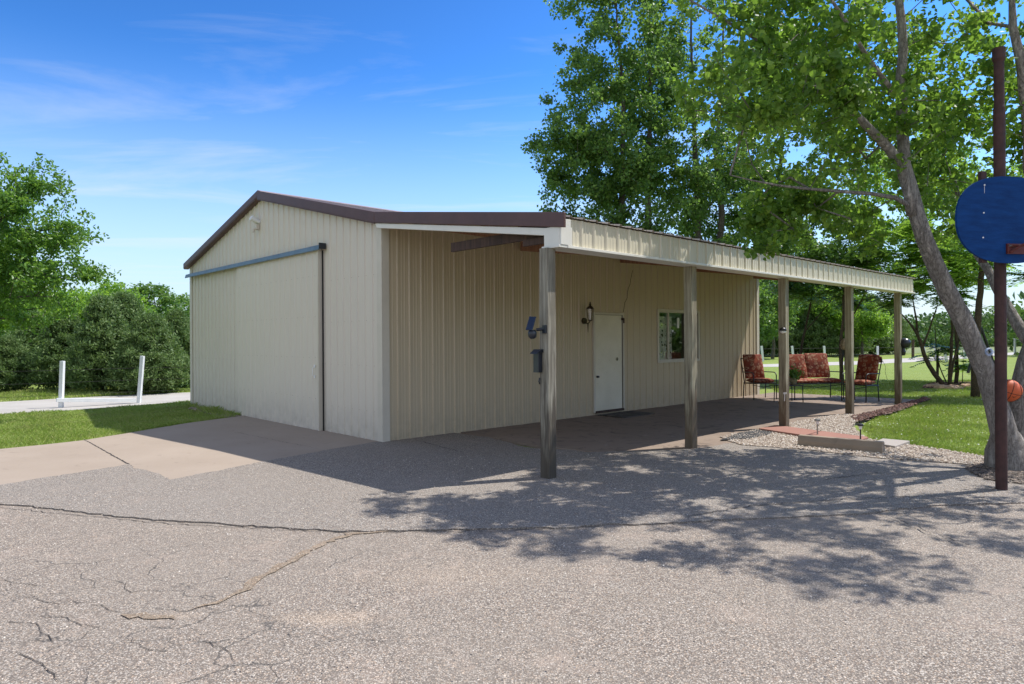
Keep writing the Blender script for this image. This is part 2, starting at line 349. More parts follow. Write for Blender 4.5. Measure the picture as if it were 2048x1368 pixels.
# ------------------------------------------------------------------ building frame
YAW=.8168; U=Vector((math.sin(YAW),math.cos(YAW),0)); V=Vector((-math.cos(YAW),math.sin(YAW),0)); C0=Vector((-1.9547,10.1435,0)); RZ=math.pi/2-YAW
WW,LL,DD=8.56,11.85,3.573
def Q(u,v,z=0): return C0+U*u+V*v+Vector((0,0,z))
def joint(a,b,w=.008,z=.012,name='concrete_joint',mat=None,jit=.004,seed=1,kind='structure'):
    r=random.Random(seed); pts=[]; a=Vector(a); b=Vector(b); n=max(2,int((b-a).length/.07)); d=(b-a).normalized(); nn=Vector((-d.y,d.x,0))
    L=[];Rr=[]
    for i in range(n+1):
        p=a.lerp(b,i/n)+nn*r.gauss(0,jit); ww=w*(.6+.8*r.random()); L.append(p+nn*ww); Rr.append(p-nn*ww)
    return L+Rr[::-1]
me=MB()
def strip(mb,path,w,z,jit,seed,taper=True):
    r=random.Random(seed); P=[]
    for i in range(len(path)-1):
        a=Vector(path[i]); b=Vector(path[i+1]); n=max(1,int((b-a).length/.05))
        for k in range(n): P.append(a.lerp(b,k/n)+Vector((r.gauss(0,jit),r.gauss(0,jit),0)))
    P.append(Vector(path[-1])); n=len(P); vs=[]
    for i,p in enumerate(P):
        d=(P[min(i+1,n-1)]-P[max(i-1,0)]).normalized(); q=Vector((-d.y,d.x,0)); t=i/(n-1)
        ww=w*(.45+.9*r.random())*((min(1,6*t,6*(1-t))+.05) if taper else 1)
        vs+=[(p.x+q.x*ww,p.y+q.y*ww,z),(p.x-q.x*ww,p.y-q.y*ww,z)]
    mb.add(vs,[(2*i,2*i+1,2*i+3,2*i+2) for i in range(n-1)])
M['crack']=simple('crack_shadow',(.035,.03,.027),.95)
mb=MB(); strip(mb,[G(168,880),G(263,933)],.008,.0125,.004,1,False); strip(mb,[G(455,862),G(640,900)],.003,.0125,.012,2); o=mb.build('concrete_joint',M['crack']); o['kind']='structure'
mb=MB()
strip(mb,[G(0,1016),G(150,1030),G(300,1045),G(450,1054),G(600,1063),G(720,1066),G(830,1064),G(1000,1062),G(1200,1054)],.0035,.0045,.012,4,False)
for i,pl in enumerate([[(205,1155),(245,1165),(248,1178),(262,1184),(310,1180),(375,1186)],[(400,1213),(445,1222)],[(305,1215),(345,1222),(400,1222)],[(265,1275),(280,1295),(340,1308)],
      [(395,1275),(455,1302),(470,1335)],[(180,1318),(195,1335)],[(30,1190),(90,1205),(190,1205)],[(60,1230),(130,1236),(200,1262)],[(0,1160),(40,1168),(100,1172)],[(20,1300),(80,1330),(120,1368)],
      [(180,1205),(240,1228),(300,1232)],[(450,1120),(520,1122)],[(700,1280),(790,1284)],[(0,1240),(70,1250),(120,1290)]]):
    strip(mb,[G(*p) for p in pl],0.0021,.0045,.011,10+i)
o=mb.build('pavement_crack',M['crack']); o['kind']='structure'
mb=MB()
for i,pl in enumerate([[(1330,1040),(1500,1012),(1700,998),(1900,990)],[(1750,1020),(1850,1062),(1960,1098)],[(830,880),(880,893),(925,905)],[(1640,960),(1760,945),(1850,952)]]):
    strip(mb,[G(*p,.016) for p in pl],.006,.0205,.012,40+i)
o=mb.build('driveway_crack',M['crack']); o['kind']='structure'
M['sand']=chip_mat('sand_deposit',(.33,.255,.18),(.43,.36,.28),(.19,.14,.10),120,dust=.5)
mb=MB(); strip(mb,[G(372,1226),G(430,1205),G(478,1186),G(530,1150),G(590,1118),G(650,1086),G(700,1069),G(790,1062)],.032,.006,.012,60)
strip(mb,[G(250,1230),G(300,1236),G(350,1240)],.03,.006,.02,61)
o=mb.build('sand_seam',M['sand']); o['kind']='structure'
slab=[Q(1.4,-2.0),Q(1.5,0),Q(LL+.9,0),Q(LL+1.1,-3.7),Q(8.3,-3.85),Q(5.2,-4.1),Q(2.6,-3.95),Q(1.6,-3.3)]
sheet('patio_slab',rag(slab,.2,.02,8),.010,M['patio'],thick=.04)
# gravel roads
sheet('gravel_road',rag([G(-500,845),G(0,826),G(200,814),G(383,800),G(560,786),G(560,775),G(383,783),G(200,791),G(0,802),G(-500,822)],.4,.05,9),-.024,M['groad'])
sheet('gravel_lane',rag([G(1200,738),G(1480,734),G(1700,729),G(1880,720),G(2048,707),G(2300,701),G(2300,696),G(2048,703),G(1900,711),G(1700,722),G(1480,729),G(1200,732)],.8,.1,10),-.024,M['groad'])
# pea gravel bed and mulch
pea=[G(1440,876),G(1520,860),G(1570,850),G(1640,836),G(1700,829),G(1730,838),G(1700,855),G(1735,880),G(1820,892),G(1905,905),G(1990,918),G(1960,935),G(1850,925),G(1770,920),G(1590,900),G(1480,892)]
sheet('gravel_bed',rag(pea,.12,.03,12),.0215,M['pea'],thick=.05)
# ------------------------------------------------------------------ shed
shed=thing('metal_shed','tan ribbed metal shed with sliding door and open lean-to porch on wooden posts','shed',C0,RZ)
PROF=[(0,0),(.030,0),(.042,.019),(.066,.019),(.078,0),(.118,0),(.124,.004),(.136,.004),(.142,0),(.174,0),(.180,.004),(.192,.004),(.198,0)]; PER=.222
def panel(mb,org,ds,dt,nn,s0,s1,t0,t1,flip=False,amp=1,phase=0):
    """ribbed sheet: ribs run along dt, spaced along ds; t0/t1 numbers or functions of s"""
    org,ds,dt,nn=map(Vector,(org,ds,dt,nn)); ss=[(s0,None)]
    k=math.floor((s0-phase)/PER)
    while k*PER+phase<s1:
        for a,b in PROF:
            q=k*PER+phase+a
            if s0+1e-4<q<s1-1e-4: ss.append((q,b))
        k+=1
    ss.append((s1,0)); ss[0]=(s0,0); vs=[]; f0=t0 if callable(t0) else (lambda s:t0); f1=t1 if callable(t1) else (lambda s:t1)
    for q,b in ss:
        for t in (f0(q),f1(q)): vs.append(org+ds*q+dt*t+nn*(b*amp))
    fs=[(2*i,2*i+2,2*i+3,2*i+1) for i in range(len(ss)-1)]
    if flip: fs=[f[::-1] for f in fs]
    mb.add(vs,fs)
HE,HP=3.36,4.36
gh=lambda v: HP-(HP-HE)*abs(v-WW/2)/(WW/2)
# front gable wall (faces -u), opening closed by the door
mb=MB(); panel(mb,(0,0,0),(0,1,0),(0,0,1),(-1,0,0),.06,WW,-.05,gh)
mb.build('front_wall',M['siding'],shed)
DU0,DU1,DZ0,DZ1=4.94,5.81,.09,2.03; WU0,WU1,WZ0,WZ1=7.12,8.84,1.0,2.2
mb=MB()
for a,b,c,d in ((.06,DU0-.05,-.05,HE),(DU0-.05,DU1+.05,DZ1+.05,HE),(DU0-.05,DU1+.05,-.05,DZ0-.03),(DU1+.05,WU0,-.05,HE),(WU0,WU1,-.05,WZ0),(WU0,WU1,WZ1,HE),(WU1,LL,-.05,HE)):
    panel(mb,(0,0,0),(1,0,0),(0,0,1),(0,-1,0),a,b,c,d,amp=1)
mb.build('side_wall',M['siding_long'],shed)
mb=MB(); panel(mb,(LL,0,0),(0,1,0),(0,0,1),(1,0,0),0,WW,-.05,gh); mb.build('rear_wall',M['siding'],shed)
mb=MB(); panel(mb,(0,WW,0),(1,0,0),(0,0,1),(0,1,0),0,LL,-.05,HE-.02); mb.build('far_side_wall',M['siding'],shed)
mb=MB(); mb.box(.02,LL-.02,.08,.12,-.05,HE-.05); o=None
# corner trims
def corner(name,u,v,su,sv):
    mb=MB(); t=.026; a=.11
    mb.box(*sorted((u+su*t,u+su*.002)),*sorted((v+sv*t,v-sv*a)),-.05,HE-.02); mb.box(*sorted((u+su*.002,u-su*a)),*sorted((v+sv*t,v+sv*.002)),-.05,HE-.02)
    return mb.build(name,M['trim2'],shed,bevel=.003)
M['trim2']=simple('corner_trim_paint',(.60,.545,.445),.45,var=.06,scale=3)
corner('corner_trim',0,0,-1,-1); corner('corner_trim',0,WW,-1,1); corner('corner_trim',LL,0,1,-1)
# roof slopes
OH=.10
def slope(name,v0,z0,v1,z1,u0,u1,mat,parent=shed,amp=1.3):
    d=Vector((0,v1-v0,z1-z0)); L=d.length; d.normalize(); n=Vector((1,0,0)).cross(d)
    if n.z<0: n=-n
    mb=MB(); panel(mb,(0,v0,z0),(1,0,0),d,n,u0,u1,0,L,amp=amp)
    return mb.build(name,mat,parent)
RT,RE=4.46,3.435
slope('roof',-.02,RE,WW/2,RT,-OH,LL+OH,M['roof']); slope('roof',WW+.12,RE-.03,WW/2,RT,-OH,LL+OH,M['roof'])
mb=MB(); mb.prism([(0,WW/2-.16,RT-.012),(0,WW/2,RT+.045),(0,WW/2+.16,RT-.012),(0,WW/2,RT+.012)],(-OH-.02,0,0),(LL+OH+.02,0,0)); mb.build('ridge_cap',M['roof'],shed)
LO=-3.80; LZ0,LZ1=RE-.012,2.885
M['proof']=simple('porch_roof_metal',(.45,.39,.32),.45,var=.15)
slope('porch_roof',LO+.035,LZ1+.006,-.02,LZ0-.01,-OH,LL+.25,M['proof'])
# rake trims (brown)
def rake(v0,z0,v1,z1,h,u0,u1,mat,name='rake_trim',drop=0):
    mb=MB(); 
    pr=[(0,v0,z0+.03),(0,v1,z1+.03),(0,v1,z1+.03-h),(0,v0,z0+.03-h)]
    mb.prism(pr,(u0,0,0),(u1,0,0)); return mb.build(name,mat,shed,bevel=.006)
rake(.0,RE+.002,WW/2,RT,.165,-OH-.035,-OH-.002,M['brown']); rake(WW+.14,RE-.03,WW/2,RT,.12,-OH-.035,-OH-.002,M['brown'])
rake(-.003,RE+.002,LO-.03,LZ1+.005,.165,-OH-.035,-OH-.002,M['brown'])
rake(.0,RE+.002,WW/2,RT,.165,LL+OH,LL+OH+.03,M['brown']); rake(WW+.14,RE-.03,WW/2,RT,.12,LL+OH,LL+OH+.03,M['brown'])
mb=MB()   # little brown return under the rake
pr=[(0,.0,RE-.135),(0,WW/2,RT-.137),(0,WW/2,RT-.150),(0,.0,RE-.148)]; mb.prism(pr,(-OH-.03,0,0),(-.02,0,0))
pr=[(0,WW+.12,RE-.124),(0,WW/2,RT-.092),(0,WW/2,RT-.105),(0,WW+.12,RE-.137)]; mb.prism(pr,(-OH-.03,0,0),(-.02,0,0)); mb.build('rake_soffit',M['brown'],shed)
# white board under the porch rake and the box end
mb=MB(); mb.prism([(0,.02,RE-.135),(0,LO+.05,LZ1-.13),(0,LO+.05,LZ1-.215),(0,-.03,RE-.21)],(-OH-.01,0,0),(-.03,0,0)); mb.build('end_board',M['trim'],shed,bevel=.003)
mb=MB(); mb.box(-OH-.015,.10,LO+.06,LO+.29,2.575,LZ1-.1); mb.box(-OH-.035,.12,LO+.04,LO+.31,2.55,2.578); mb.build('box_end',M['trim'],shed,bevel=.003)
mb=MB(); mb.box(.05,.09,-3.55,-1.62,2.72,2.84); mb.box(.09,.11,-3.5,-2.9,2.84,2.9); mb.box(.0,.04,-3.52,-3.05,2.64,2.715); mb.build('porch_beam',M['beam'],shed)
# long fascia of ribbed sheet
mb=MB(); panel(mb,(0,LO+.075,0),(1,0,0),(0,0,1),(0,-1,0),.04,LL+.15,2.58,LZ1-.005,amp=.8); 
mb.build('fascia',siding_mat('fascia_paint',(.66,.60,.46),.12),shed)
mb=MB(); mb.box(.0,LL+.15,LO+.03,LO+.30,2.548,2.578); mb.box(-OH-.012,.05,LO+.035,LO+.06,2.58,LZ1-.02); mb.build('fascia_trim',M['trim'],shed,bevel=.003)
mb=MB(); mb.box(.3,LL+.1,LO+.14,LO+.18,2.60,2.86); mb.box(.3,LL+.1,LO+.30,LO+.34,2.60,2.87)   # header
for k in range(5):
    v=-.45-.72*k; z=LZ0+(LZ1-LZ0)*(-v)/(-LO)-.09; mb.box(.36,LL+.15,v-.02,v+.02,z-.05,z+.04)
mb.build('purlin',M['ply'],shed)
mb=MB()
for i in range(1,5):
    u=-.131+2.8909*i+.1; mb.prism([(0,-.04,LZ0-.13),(0,LO+.34,LZ1-.10),(0,LO+.34,LZ1-.24),(0,-.04,LZ0-.29)],(u,0,0),(u+.04,0,0))
mb.build('rafter',M['ply'],shed)
for i in range(5):
    u=-.131+2.8909*i; mb=MB(); a=.064
    n=14; vs=[];
    for k in range(n+1):
        z=-.05+(2.60)*k/n; j=.0015; 
        for sx,sy in ((-1,-1),(1,-1),(1,1),(-1,1)): vs.append((sx*a+random.gauss(0,j),sy*a+random.gauss(0,j),z))
    fs=[(4*k+q,4*k+(q+1)%4,4*k+4+(q+1)%4,4*k+4+q) for k in range(n) for q in range(4)]; mb.add(vs,fs)
    o=mb.build('post',M['post'] if i==0 else M['post2'],shed,bevel=.006,loc=(u,-DD,0))
# sliding door, track, handle
sdoor=None
mb=MB(); panel(mb,(-.075,0,0),(0,1,0),(0,0,1),(-1,0,0),1.84+.03,5.45,-.0,3.1,amp=.7,phase=.05); mb.box(-.073,-.03,1.84+.02,5.45,.0,3.1)
sdoor=mb.build('sliding_door',M['siding'],shed)
mb=MB(); mb.box(-.098,-.028,1.845,1.885,-.0,3.1); mb.build('door_edge',M['trim2'],sdoor)
mb=MB(); mb.box(-.029,-.022,1.80,1.843,-.02,3.08); mb.build('door_gap',M['dark'],shed)
mb=MB(); mb.tube([(-.10,2.0,.93),(-.13,2.0,.95),(-.13,2.0,1.08),(-.10,2.0,1.10)],.006,6); mb.box(-.1,-.092,1.98,2.02,.9,.95); mb.box(-.1,-.092,1.98,2.02,1.08,1.13); mb.build('handle',M['white'],sdoor)
mb=MB(); z0,z1=3.07,3.19
mb.prism([(-.025,0,z1),(-.13,0,z1-.035),(-.15,0,z0+.01),(-.14,0,z0),(-.12,0,z1-.055),(-.025,0,z1-.02)],(0,1.72,0),(0,WW-.02,0)); mb.build('door_track',M['blue'],shed)
mb=MB(); mb.box(-.148,-.02,1.705,1.72,z0+.02,z1); mb.build('track_end',M['blackpl'],shed)
# screws rows
mb=MB()
for z in (.45,1.15,1.85,2.55):
    v=.2
    while v<WW-.1:
        if not(1.8<v<5.5): mb.box(-.026,-.0195,v-.003,v+.003,z-.003,z+.003)
        elif v>1.95: mb.box(-.095,-.0865,v-.003,v+.003,z+.1,z+.106)
        v+=PER
    u=.25
    while u<LL-.1:
        if not(DU0-.1<u<DU1+.1 and z<2.1) and not (WU0-.1<u<WU1+.1 and .9<z<2.3): mb.box(u-.003,u+.003,-.026,-.0195,z-.003,z+.003)
        u+=PER
o=mb.build('screws',simple('screw_paint',(.3,.24,.17),.5),shed); o['kind']='stuff'
# walk-in door
mb=MB(); mb.box(DU0,DU1,-.034,.0,DZ0,DZ1); ed=mb.build('entry_door',M['doorw'],shed,bevel=.003)
mb=MB(); mb.box(DU0-.05,DU0-.004,-.045,.02,DZ0-.03,DZ1+.05); mb.box(DU1+.035,DU1+.075,-.045,.02,DZ0-.03,DZ1+.05); mb.box(DU0-.004,DU1+.035,-.045,.02,DZ1+.008,DZ1+.05); mb.build('door_frame',M['trim2'],ed,bevel=.003)
mb=MB(); mb.box(DU1+.002,DU1+.034,-.02,.0,DZ0,DZ1); mb.build('frame_gap',M['dark'],ed)
mb=MB(); mb.box(DU0-.01,DU1+.04,-.06,.0,DZ0-.045,DZ0-.004); mb.build('threshold',M['beam'],ed)
def disc(mb,c,r,d,n=16):   # disc facing -v
    mb.tube([c,(c[0],c[1]-d,c[2])],r,n)
mb=MB(); disc(mb,(DU0+.05,-.034,.78),.022,.05); mb.build('door_knob',M['black'],ed,smooth=False)
mb=MB(); disc(mb,(DU1-.17,-.034,1.12),.042,.006,18); mb.build('wall_sticker',simple('sticker',(.40,.35,.20),.5,var=.5,scale=60),ed)
mb=MB(); disc(mb,(DU1-.17,-.041,1.12),.024,.004,14); mb.build('sticker_centre',simple('olive',(.08,.07,.04),.6),ed)
mb=MB(); mb.box(DU1-.02,DU1+.04,-.06,-.035,DZ1-.1,DZ1-.05); mb.box(DU1+.01,DU1+.03,-.085,-.06,DZ1-.16,DZ1-.06); mb.build('latch',M['beam'],ed)
# window
win=bpy.data.objects.new('window',None)
mb=MB(); t=.05
mb.box(WU0-.01,WU0+t,-.04,.06,WZ0,WZ1); mb.box(WU1-t,WU1+.01,-.04,.06,WZ0,WZ1); mb.box(WU0+t,WU1-t,-.04,.06,WZ1-t,WZ1+.005); mb.box(WU0+t,WU1-t,-.045,.06,WZ0-.005,WZ0+t)
wf=mb.build('window',M['trim2'],shed,bevel=.003)
mb=MB()
for u in (WU0+t+.40,WU1-t-.42): mb.box(u-.018,u+.018,-.015,.03,WZ0+t,WZ1-t)
mb.box(WU0+t,WU1-t,-.012,.03,WZ0+t,WZ0+t+.02); mb.box(WU0+t,WU1-t,-.012,.03,WZ1-t-.02,WZ1-t); mb.build('sash',M['trim2'],wf)
m=NT('window_glass'); g=m.n('ShaderNodeBsdfGlossy'); g.inputs['Roughness'].default_value=.02; g.inputs[0].default_value=(.95,.97,.95,1)
tr=m.n('ShaderNodeBsdfTransparent'); tr.inputs[0].default_value=(.92,.93,.92,1); mx2=m.n('ShaderNodeMixShader'); mx2.inputs[0].default_value=.17; m.l(tr.outputs[0],mx2.inputs[1]); m.l(g.outputs[0],mx2.inputs[2]); m.l(mx2.outputs[0],m.out.inputs[0]); M['glass']=m.m
for a,b in ((WU0+t,WU0+t+.38),(WU0+t+.42,WU1-t-.44),(WU1-t-.40,WU1-t)):
    mb=MB(); mb.box(a,b,.005,.011,WZ0+t+.02,WZ1-t-.02); mb.build('pane',M['glass'],wf)
mb=MB(); mb.box(WU0+.82,WU0+.90,-.001,.004,WZ1-.42,WZ1-.18); mb.build('paper_note',M['white'],wf)
m=NT('curtain_print'); v=m.vor(15,m.co((1,1,1)),out=0); c=m.mix(m.rng(v,.28,.36),(.03,.035,.03),(.75,.74,.68)); M['curt']=m.fin(c,.9)
cr_=MB(); n=70; vs=[]
for i in range(n+1):
    u=WU0-.05+.72*i/n
    for z in (WZ0-.1,WZ1-.16): vs.append((u,.045+.012*math.sin(u*60),z))
cr_.add(vs,[(2*i,2*i+2,2*i+3,2*i+1) for i in range(n)])
o=cr_.build('curtain',M['curt']); o.location=C0; o.rotation_euler=(0,0,RZ); tag(o,'black and white patterned curtain hanging inside the shed window','curtain')
# ------------------------------------------------------------------ things fixed to the shed
def at_shed(name,label,cat,u,v,z,group=None): return thing(name,label,cat,Q(u,v,z),RZ,group)
t=at_shed('wall_lantern','aged brass and glass lantern on the wall left of the white door','lantern',4.62,-.02,2.03)
mb=MB(); mb.tube([(0,.02,-.13),(0,-.03,-.13)],.06,12); mb.tube([(0,-.03,-.13),(0,-.07,-.18),(0,-.13,-.17),(0,-.16,-.13)],.011,8); mb.tube([(0,-.10,-.17),(0,-.10,-.22),(0,-.10,-.36)],[.018,.013,.004],8)
M['brass']=simple('aged_brass',(.07,.05,.03),.45,.5,var=.3,scale=30)
mb.build('bracket',M['brass'],t)
mb=MB(); mb.lathe([(.03,-.135),(.05,-.12),(.048,-.115)],8,(0,-.16,0)); mb.lathe([(.082,.10),(.055,.135),(.022,.165),(.018,.18),(.028,.19),(.012,.205),(.016,.22),(.003,.245)],8,(0,-.16,0))
for k in range(6):
    a=2*math.pi*k/6; mb.tube([(.048*math.cos(a),-.16+.048*math.sin(a),-.12),(.075*math.cos(a),-.16+.075*math.sin(a),.105)],.005,4)
mb.build('lantern_frame',M['brass'],t)
mb=MB(); mb.lathe([(.043,-.115),(.07,.10)],6,(0,-.16,0)); mb.build('lantern_glass',M['glass'],t)
mb=MB(); mb.lathe([(.014,-.1),(.014,0),(.008,.03)],8,(0,-.16,0)); mb.build('candle',M['trim'],t)
t=at_shed('security_light','white twin floodlight high on the gable wall above the sliding door','floodlight',-.03,4.5,3.86)
mb=MB(); mb.box(-.05,.02,-.05,.05,-.1,.0); mb.build('junction_box',M['trim2'],t,bevel=.008)
for s in (-1,1):
    mb=MB(); mb.xf=Matrix.Rotation(R(28),4,'Y')@Matrix.Rotation(R(18*s),4,'Z'); mb.tube([(.02,s*.05,.05),(-.05,s*.05,.05),(-.16,s*.06,.05)],[.03,.042,.055],12); mb.build('lamp_head',M['white'],t,smooth=False)
mb=MB(); mb.tube([(-.05,0,-.08),(-.09,0,-.11),(-.09,0,-.16)],[.02,.03,.028],10); mb.build('motion_sensor',M['trim2'],t)
pu=-.131
t=at_shed('solar_camera','small black security light with tilted solar panel, strapped to the nearest porch post','security light',pu-.09,-DD+.02,1.66)
mb=MB(); mb.box(.0,.03,-.07,-.02,-.05,.04); mb.tube([(.02,-.03,0),(-.05,.02,-.01)],.018,8); mb.build('arm',M['blackpl'],t,bevel=.004)
mb=MB(); mb.xf=Matrix.Translation((-.10,.03,-.06)); mb.lathe([(.02,-.05),(.045,-.03),(.05,.02),(.035,.05)],14); mb.build('lamp_head',M['blackpl'],t,smooth=True)
mb=MB(); mb.xf=Matrix.Translation((-.12,.03,.06))@Matrix.Rotation(R(-68),4,'Y')@Matrix.Rotation(R(8),4,'X'); mb.box(-.08,.08,-.045,.045,-.006,.006); mb.build('solar_panel',simple('solar_blue',(.012,.022,.05),.2,var=.2),t,bevel=.003)
t=at_shed('hanging_box','narrow black flip-lid box fixed to the nearest porch post below the security light','box',pu-.085,-DD+.06,1.30)
mb=MB(); mb.box(-.045,.02,-.04,.04,-.12,.10); mb.build('body',M['blackpl'],t,bevel=.005)
mb=MB(); mb.prism([(-.08,-.055,.085),(-.02,-.055,.135),(.022,-.055,.135),(.022,-.055,.10),(-.07,-.055,.10)],(0,0,0),(0,.11,0)); mb.build('lid',M['blackpl'],t)
mb=MB(); mb.tube([(-.02,0,-.20),(-.03,0,-.24),(-.02,0,-.27)],.008,6); o=mb.build('hook',M['black'],None); o.location=Q(pu-.06,-DD+.05,1.32); o.rotation_euler=(0,0,RZ); tag(o,'small black hook on the nearest porch post under the black box','hook')
mb=MB(); a=Q(6.2,-.03,3.0); b=Q(5.84,-.05,2.1); pts=[a.lerp(b,k/9)+Vector((random.gauss(0,.006),0,.0)) for k in range(10)]; mb.tube(pts,.005,5); o=mb.build('wall_cable',M['black']); tag(o,'thin dark cable running down the wall to the white door corner','cable')
p3=-.131+2.8909*2
t=at_shed('porch_light','small dome light with white lens on the third porch post','light',p3-.03,-DD-.0,1.66)
mb=MB(); mb.lathe([(.06,0),(.055,.035),(.02,.06)],14,(-.06,-.03,0)); mb.build('cap',M['black'],t,smooth=True)
mb=MB(); mb.lathe([(.012,-.045),(.045,-.028),(.052,0)],14,(-.06,-.03,0)); mb.build('lens',M['white'],t,smooth=True)
mb=MB(); mb.prism([(0,0,0),(.05,0,.01),(.055,0,-.02),(.03,0,-.03),(.028,0,-.14),(.012,0,-.15),(.015,0,-.03),(0,0,-.03)],(0,0,0),(0,.004,0)); o=mb.build('paper_tag',M['white']); o.location=Q(p3-.067,-DD-.02,.62); o.rotation_euler=(0,0,RZ-math.pi/2); tag(o,'torn white tag stapled to the third porch post','tag')
p5=-.131+2.8909*4
t=at_shed('post_speaker','round black speaker on a bracket on the farthest porch post','speaker',p5+.1,-DD-.11,1.40)
mb=MB(); mb.lathe([(.02,-.11),(.08,-.09),(.125,-.02),(.125,.04),(.08,.1),(.02,.12)],16); mb.build('body',M['blackpl'],t,smooth=True)
mb=MB(); mb.lathe([(.04,-.28),(.06,-.2),(.03,-.1)],10,(-.03,.03,0)); mb.box(-.14,-.02,.02,.05,-.03,.0); mb.build('bracket',M['black'],t)
t=at_shed('wind_chime','woven wind chime hanging beside the fourth porch post','wind chime',10.1,-2.9,1.36)
mb=MB(); mb.tube([(0,0,1.2),(0,0,.15)],.003,4); mb.build('string',M['black'],t)
mb=MB(); mb.lathe([(.02,.16),(.08,.10),(.10,0),(.07,-.08),(.02,-.1)],10); mb.build('globe',simple('straw',(.30,.24,.15),.8,var=.4,scale=30),t)
mb=MB(); 
for k in range(5): a=2*math.pi*k/5; mb.tube([(.03*math.cos(a),.03*math.sin(a),-.1),(.04*math.cos(a)-.03,.04*math.sin(a),-.42-.04*k)],.012,5)
mb.build('tube',M['black'],t)
# door mat, porch mats
def flat(name,pts,z,th,mat,label,cat,seed=0,amp=.006):
    o=sheet(name,rag(pts,.08,amp,seed),z,mat,kind=None,thick=th); return tag(o,label,cat)
flat('door_mat',[Q(4.9,-.75),Q(5.95,-.75),Q(5.95,-.12),Q(4.9,-.12)],.028,.018,simple('mat_pattern',(.07,.06,.05),.95,var=.9,scale=9),'dark patterned doormat on the slab before the white door','doormat')
flat('rubber_mat',[G(1440,884),G(1478,869),G(1552,858),G(1540,872),G(1500,880)],.032,.01,simple('rubber',(.03,.03,.03),.9,var=.4,scale=40,bump=.8),'black rubber mat beside the third porch post','mat')
M['redslab']=conc('red_paver',(.27,.125,.09),(.33,.165,.12),.15)
M['greyslab']=conc('grey_paver',(.32,.28,.245),(.38,.34,.30),.2)
def pav(a,b,c,d,mat,label): 
    o=sheet('paving_slab',[G(*a),G(*b),G(*c),G(*d)],0.055,mat,kind=None,thick=.05); bv=o.modifiers.new('b','BEVEL'); bv.width=.008; bv.segments=2; return tag(o,label,'paving slab',group='paving slabs in the gravel bed')
pav((1517,863),(1552,856),(1640,868),(1607,877),M['redslab'],'red paving slab nearest the third porch post')
pav((1612,878),(1643,868.5),(1737,881),(1712,890),M['redslab'],'red paving slab behind the concrete parking stop')
pav((1745,893),(1765,884),(1820,889),(1790,900),M['greyslab'],'pale grey paving slab past the end of the parking stop')
# parking stop
a=G(1600,893); b=G(1770,909); d=(b-a); L=d.length; t=None
mb=MB(); mb.prism([(0,-.075,0),(0,.075,0),(0,.08,.07),(0,.045,.145),(0,-.045,.145),(0,-.08,.07)],(0,0,0),(L,0,0))
o=mb.build('parking_stop',conc('stop_concrete',(.25,.19,.135),(.33,.265,.195),.4),None,bevel=.008); o.location=(a.x,a.y+.03,.02); o.rotation_euler=(0,0,math.atan2(d.y,d.x)); tag(o,'weathered tan concrete parking stop at the edge of the asphalt','parking stop')
def sollight(px,py,label,capmat,rz=0):
    p=G(px,py); t=thing('path_light',label,'garden light',(p.x,p.y,.02),rz,'solar path lights by the parking stop'); 
    mb=MB(); mb.tube([(0,0,-.03),(0,0,.20)],.011,8); mb.build('stake',capmat,t)
    mb=MB(); mb.lathe([(.018,.195),(.027,.24)],12); mb.build('lens',M['glassy'],t)
    mb=MB(); mb.lathe([(.035,.24),(.042,.245),(.040,.27),(.02,.277)],14); mb.build('cap',capmat,t)
M['glassy']=simple('frosted_lens',(.7,.7,.68),.25,var=.05)
sollight(1635,876,'steel grey solar path light between the red slab and parking stop',simple('steel',(.3,.29,.27),.35,.7)); sollight(1721,888,'black solar path light behind the right end of the parking stop',M['black'])
# ------------------------------------------------------------------ patio furniture
def cushion_mat():
    m=NT('floral_cushion'); v=m.co(); v2=m.n('ShaderNodeVectorMath',operation='ADD'); nn=m.n('ShaderNodeTexNoise'); nn.inputs['Scale'].default_value=14; m.l(v,nn.inputs['Vector'])
    sc=m.n('ShaderNodeVectorMath',operation='SCALE'); sc.inputs[3].default_value=.09; m.l(nn.outputs[1],sc.inputs[0]); m.l(v,v2.inputs[0]); m.l(sc.outputs[0],v2.inputs[1])
    f=m.vor(13,v2.outputs[0],out=0); w=m.vor(30,v2.outputs[0],'DISTANCE_TO_EDGE'); k=m.math('MULTIPLY',m.rng(f,.36,.50,1,0),m.rng(w,.05,.10))
    c=m.mix(m.rng(m.noise(6,3),.35,.65),(.13,.02,.011),(.26,.05,.018)); c=m.mix(m.math('MULTIPLY',k,.85),c,(.46,.29,.17)); 
    c=m.mix(m.rng(m.vor(24,out=0),.0,.14,.7,0),c,(.05,.02,.015)); m.bump(m.noise(9,3),.5,.02); return m.fin(c,.9)
M['cush']=cushion_mat()
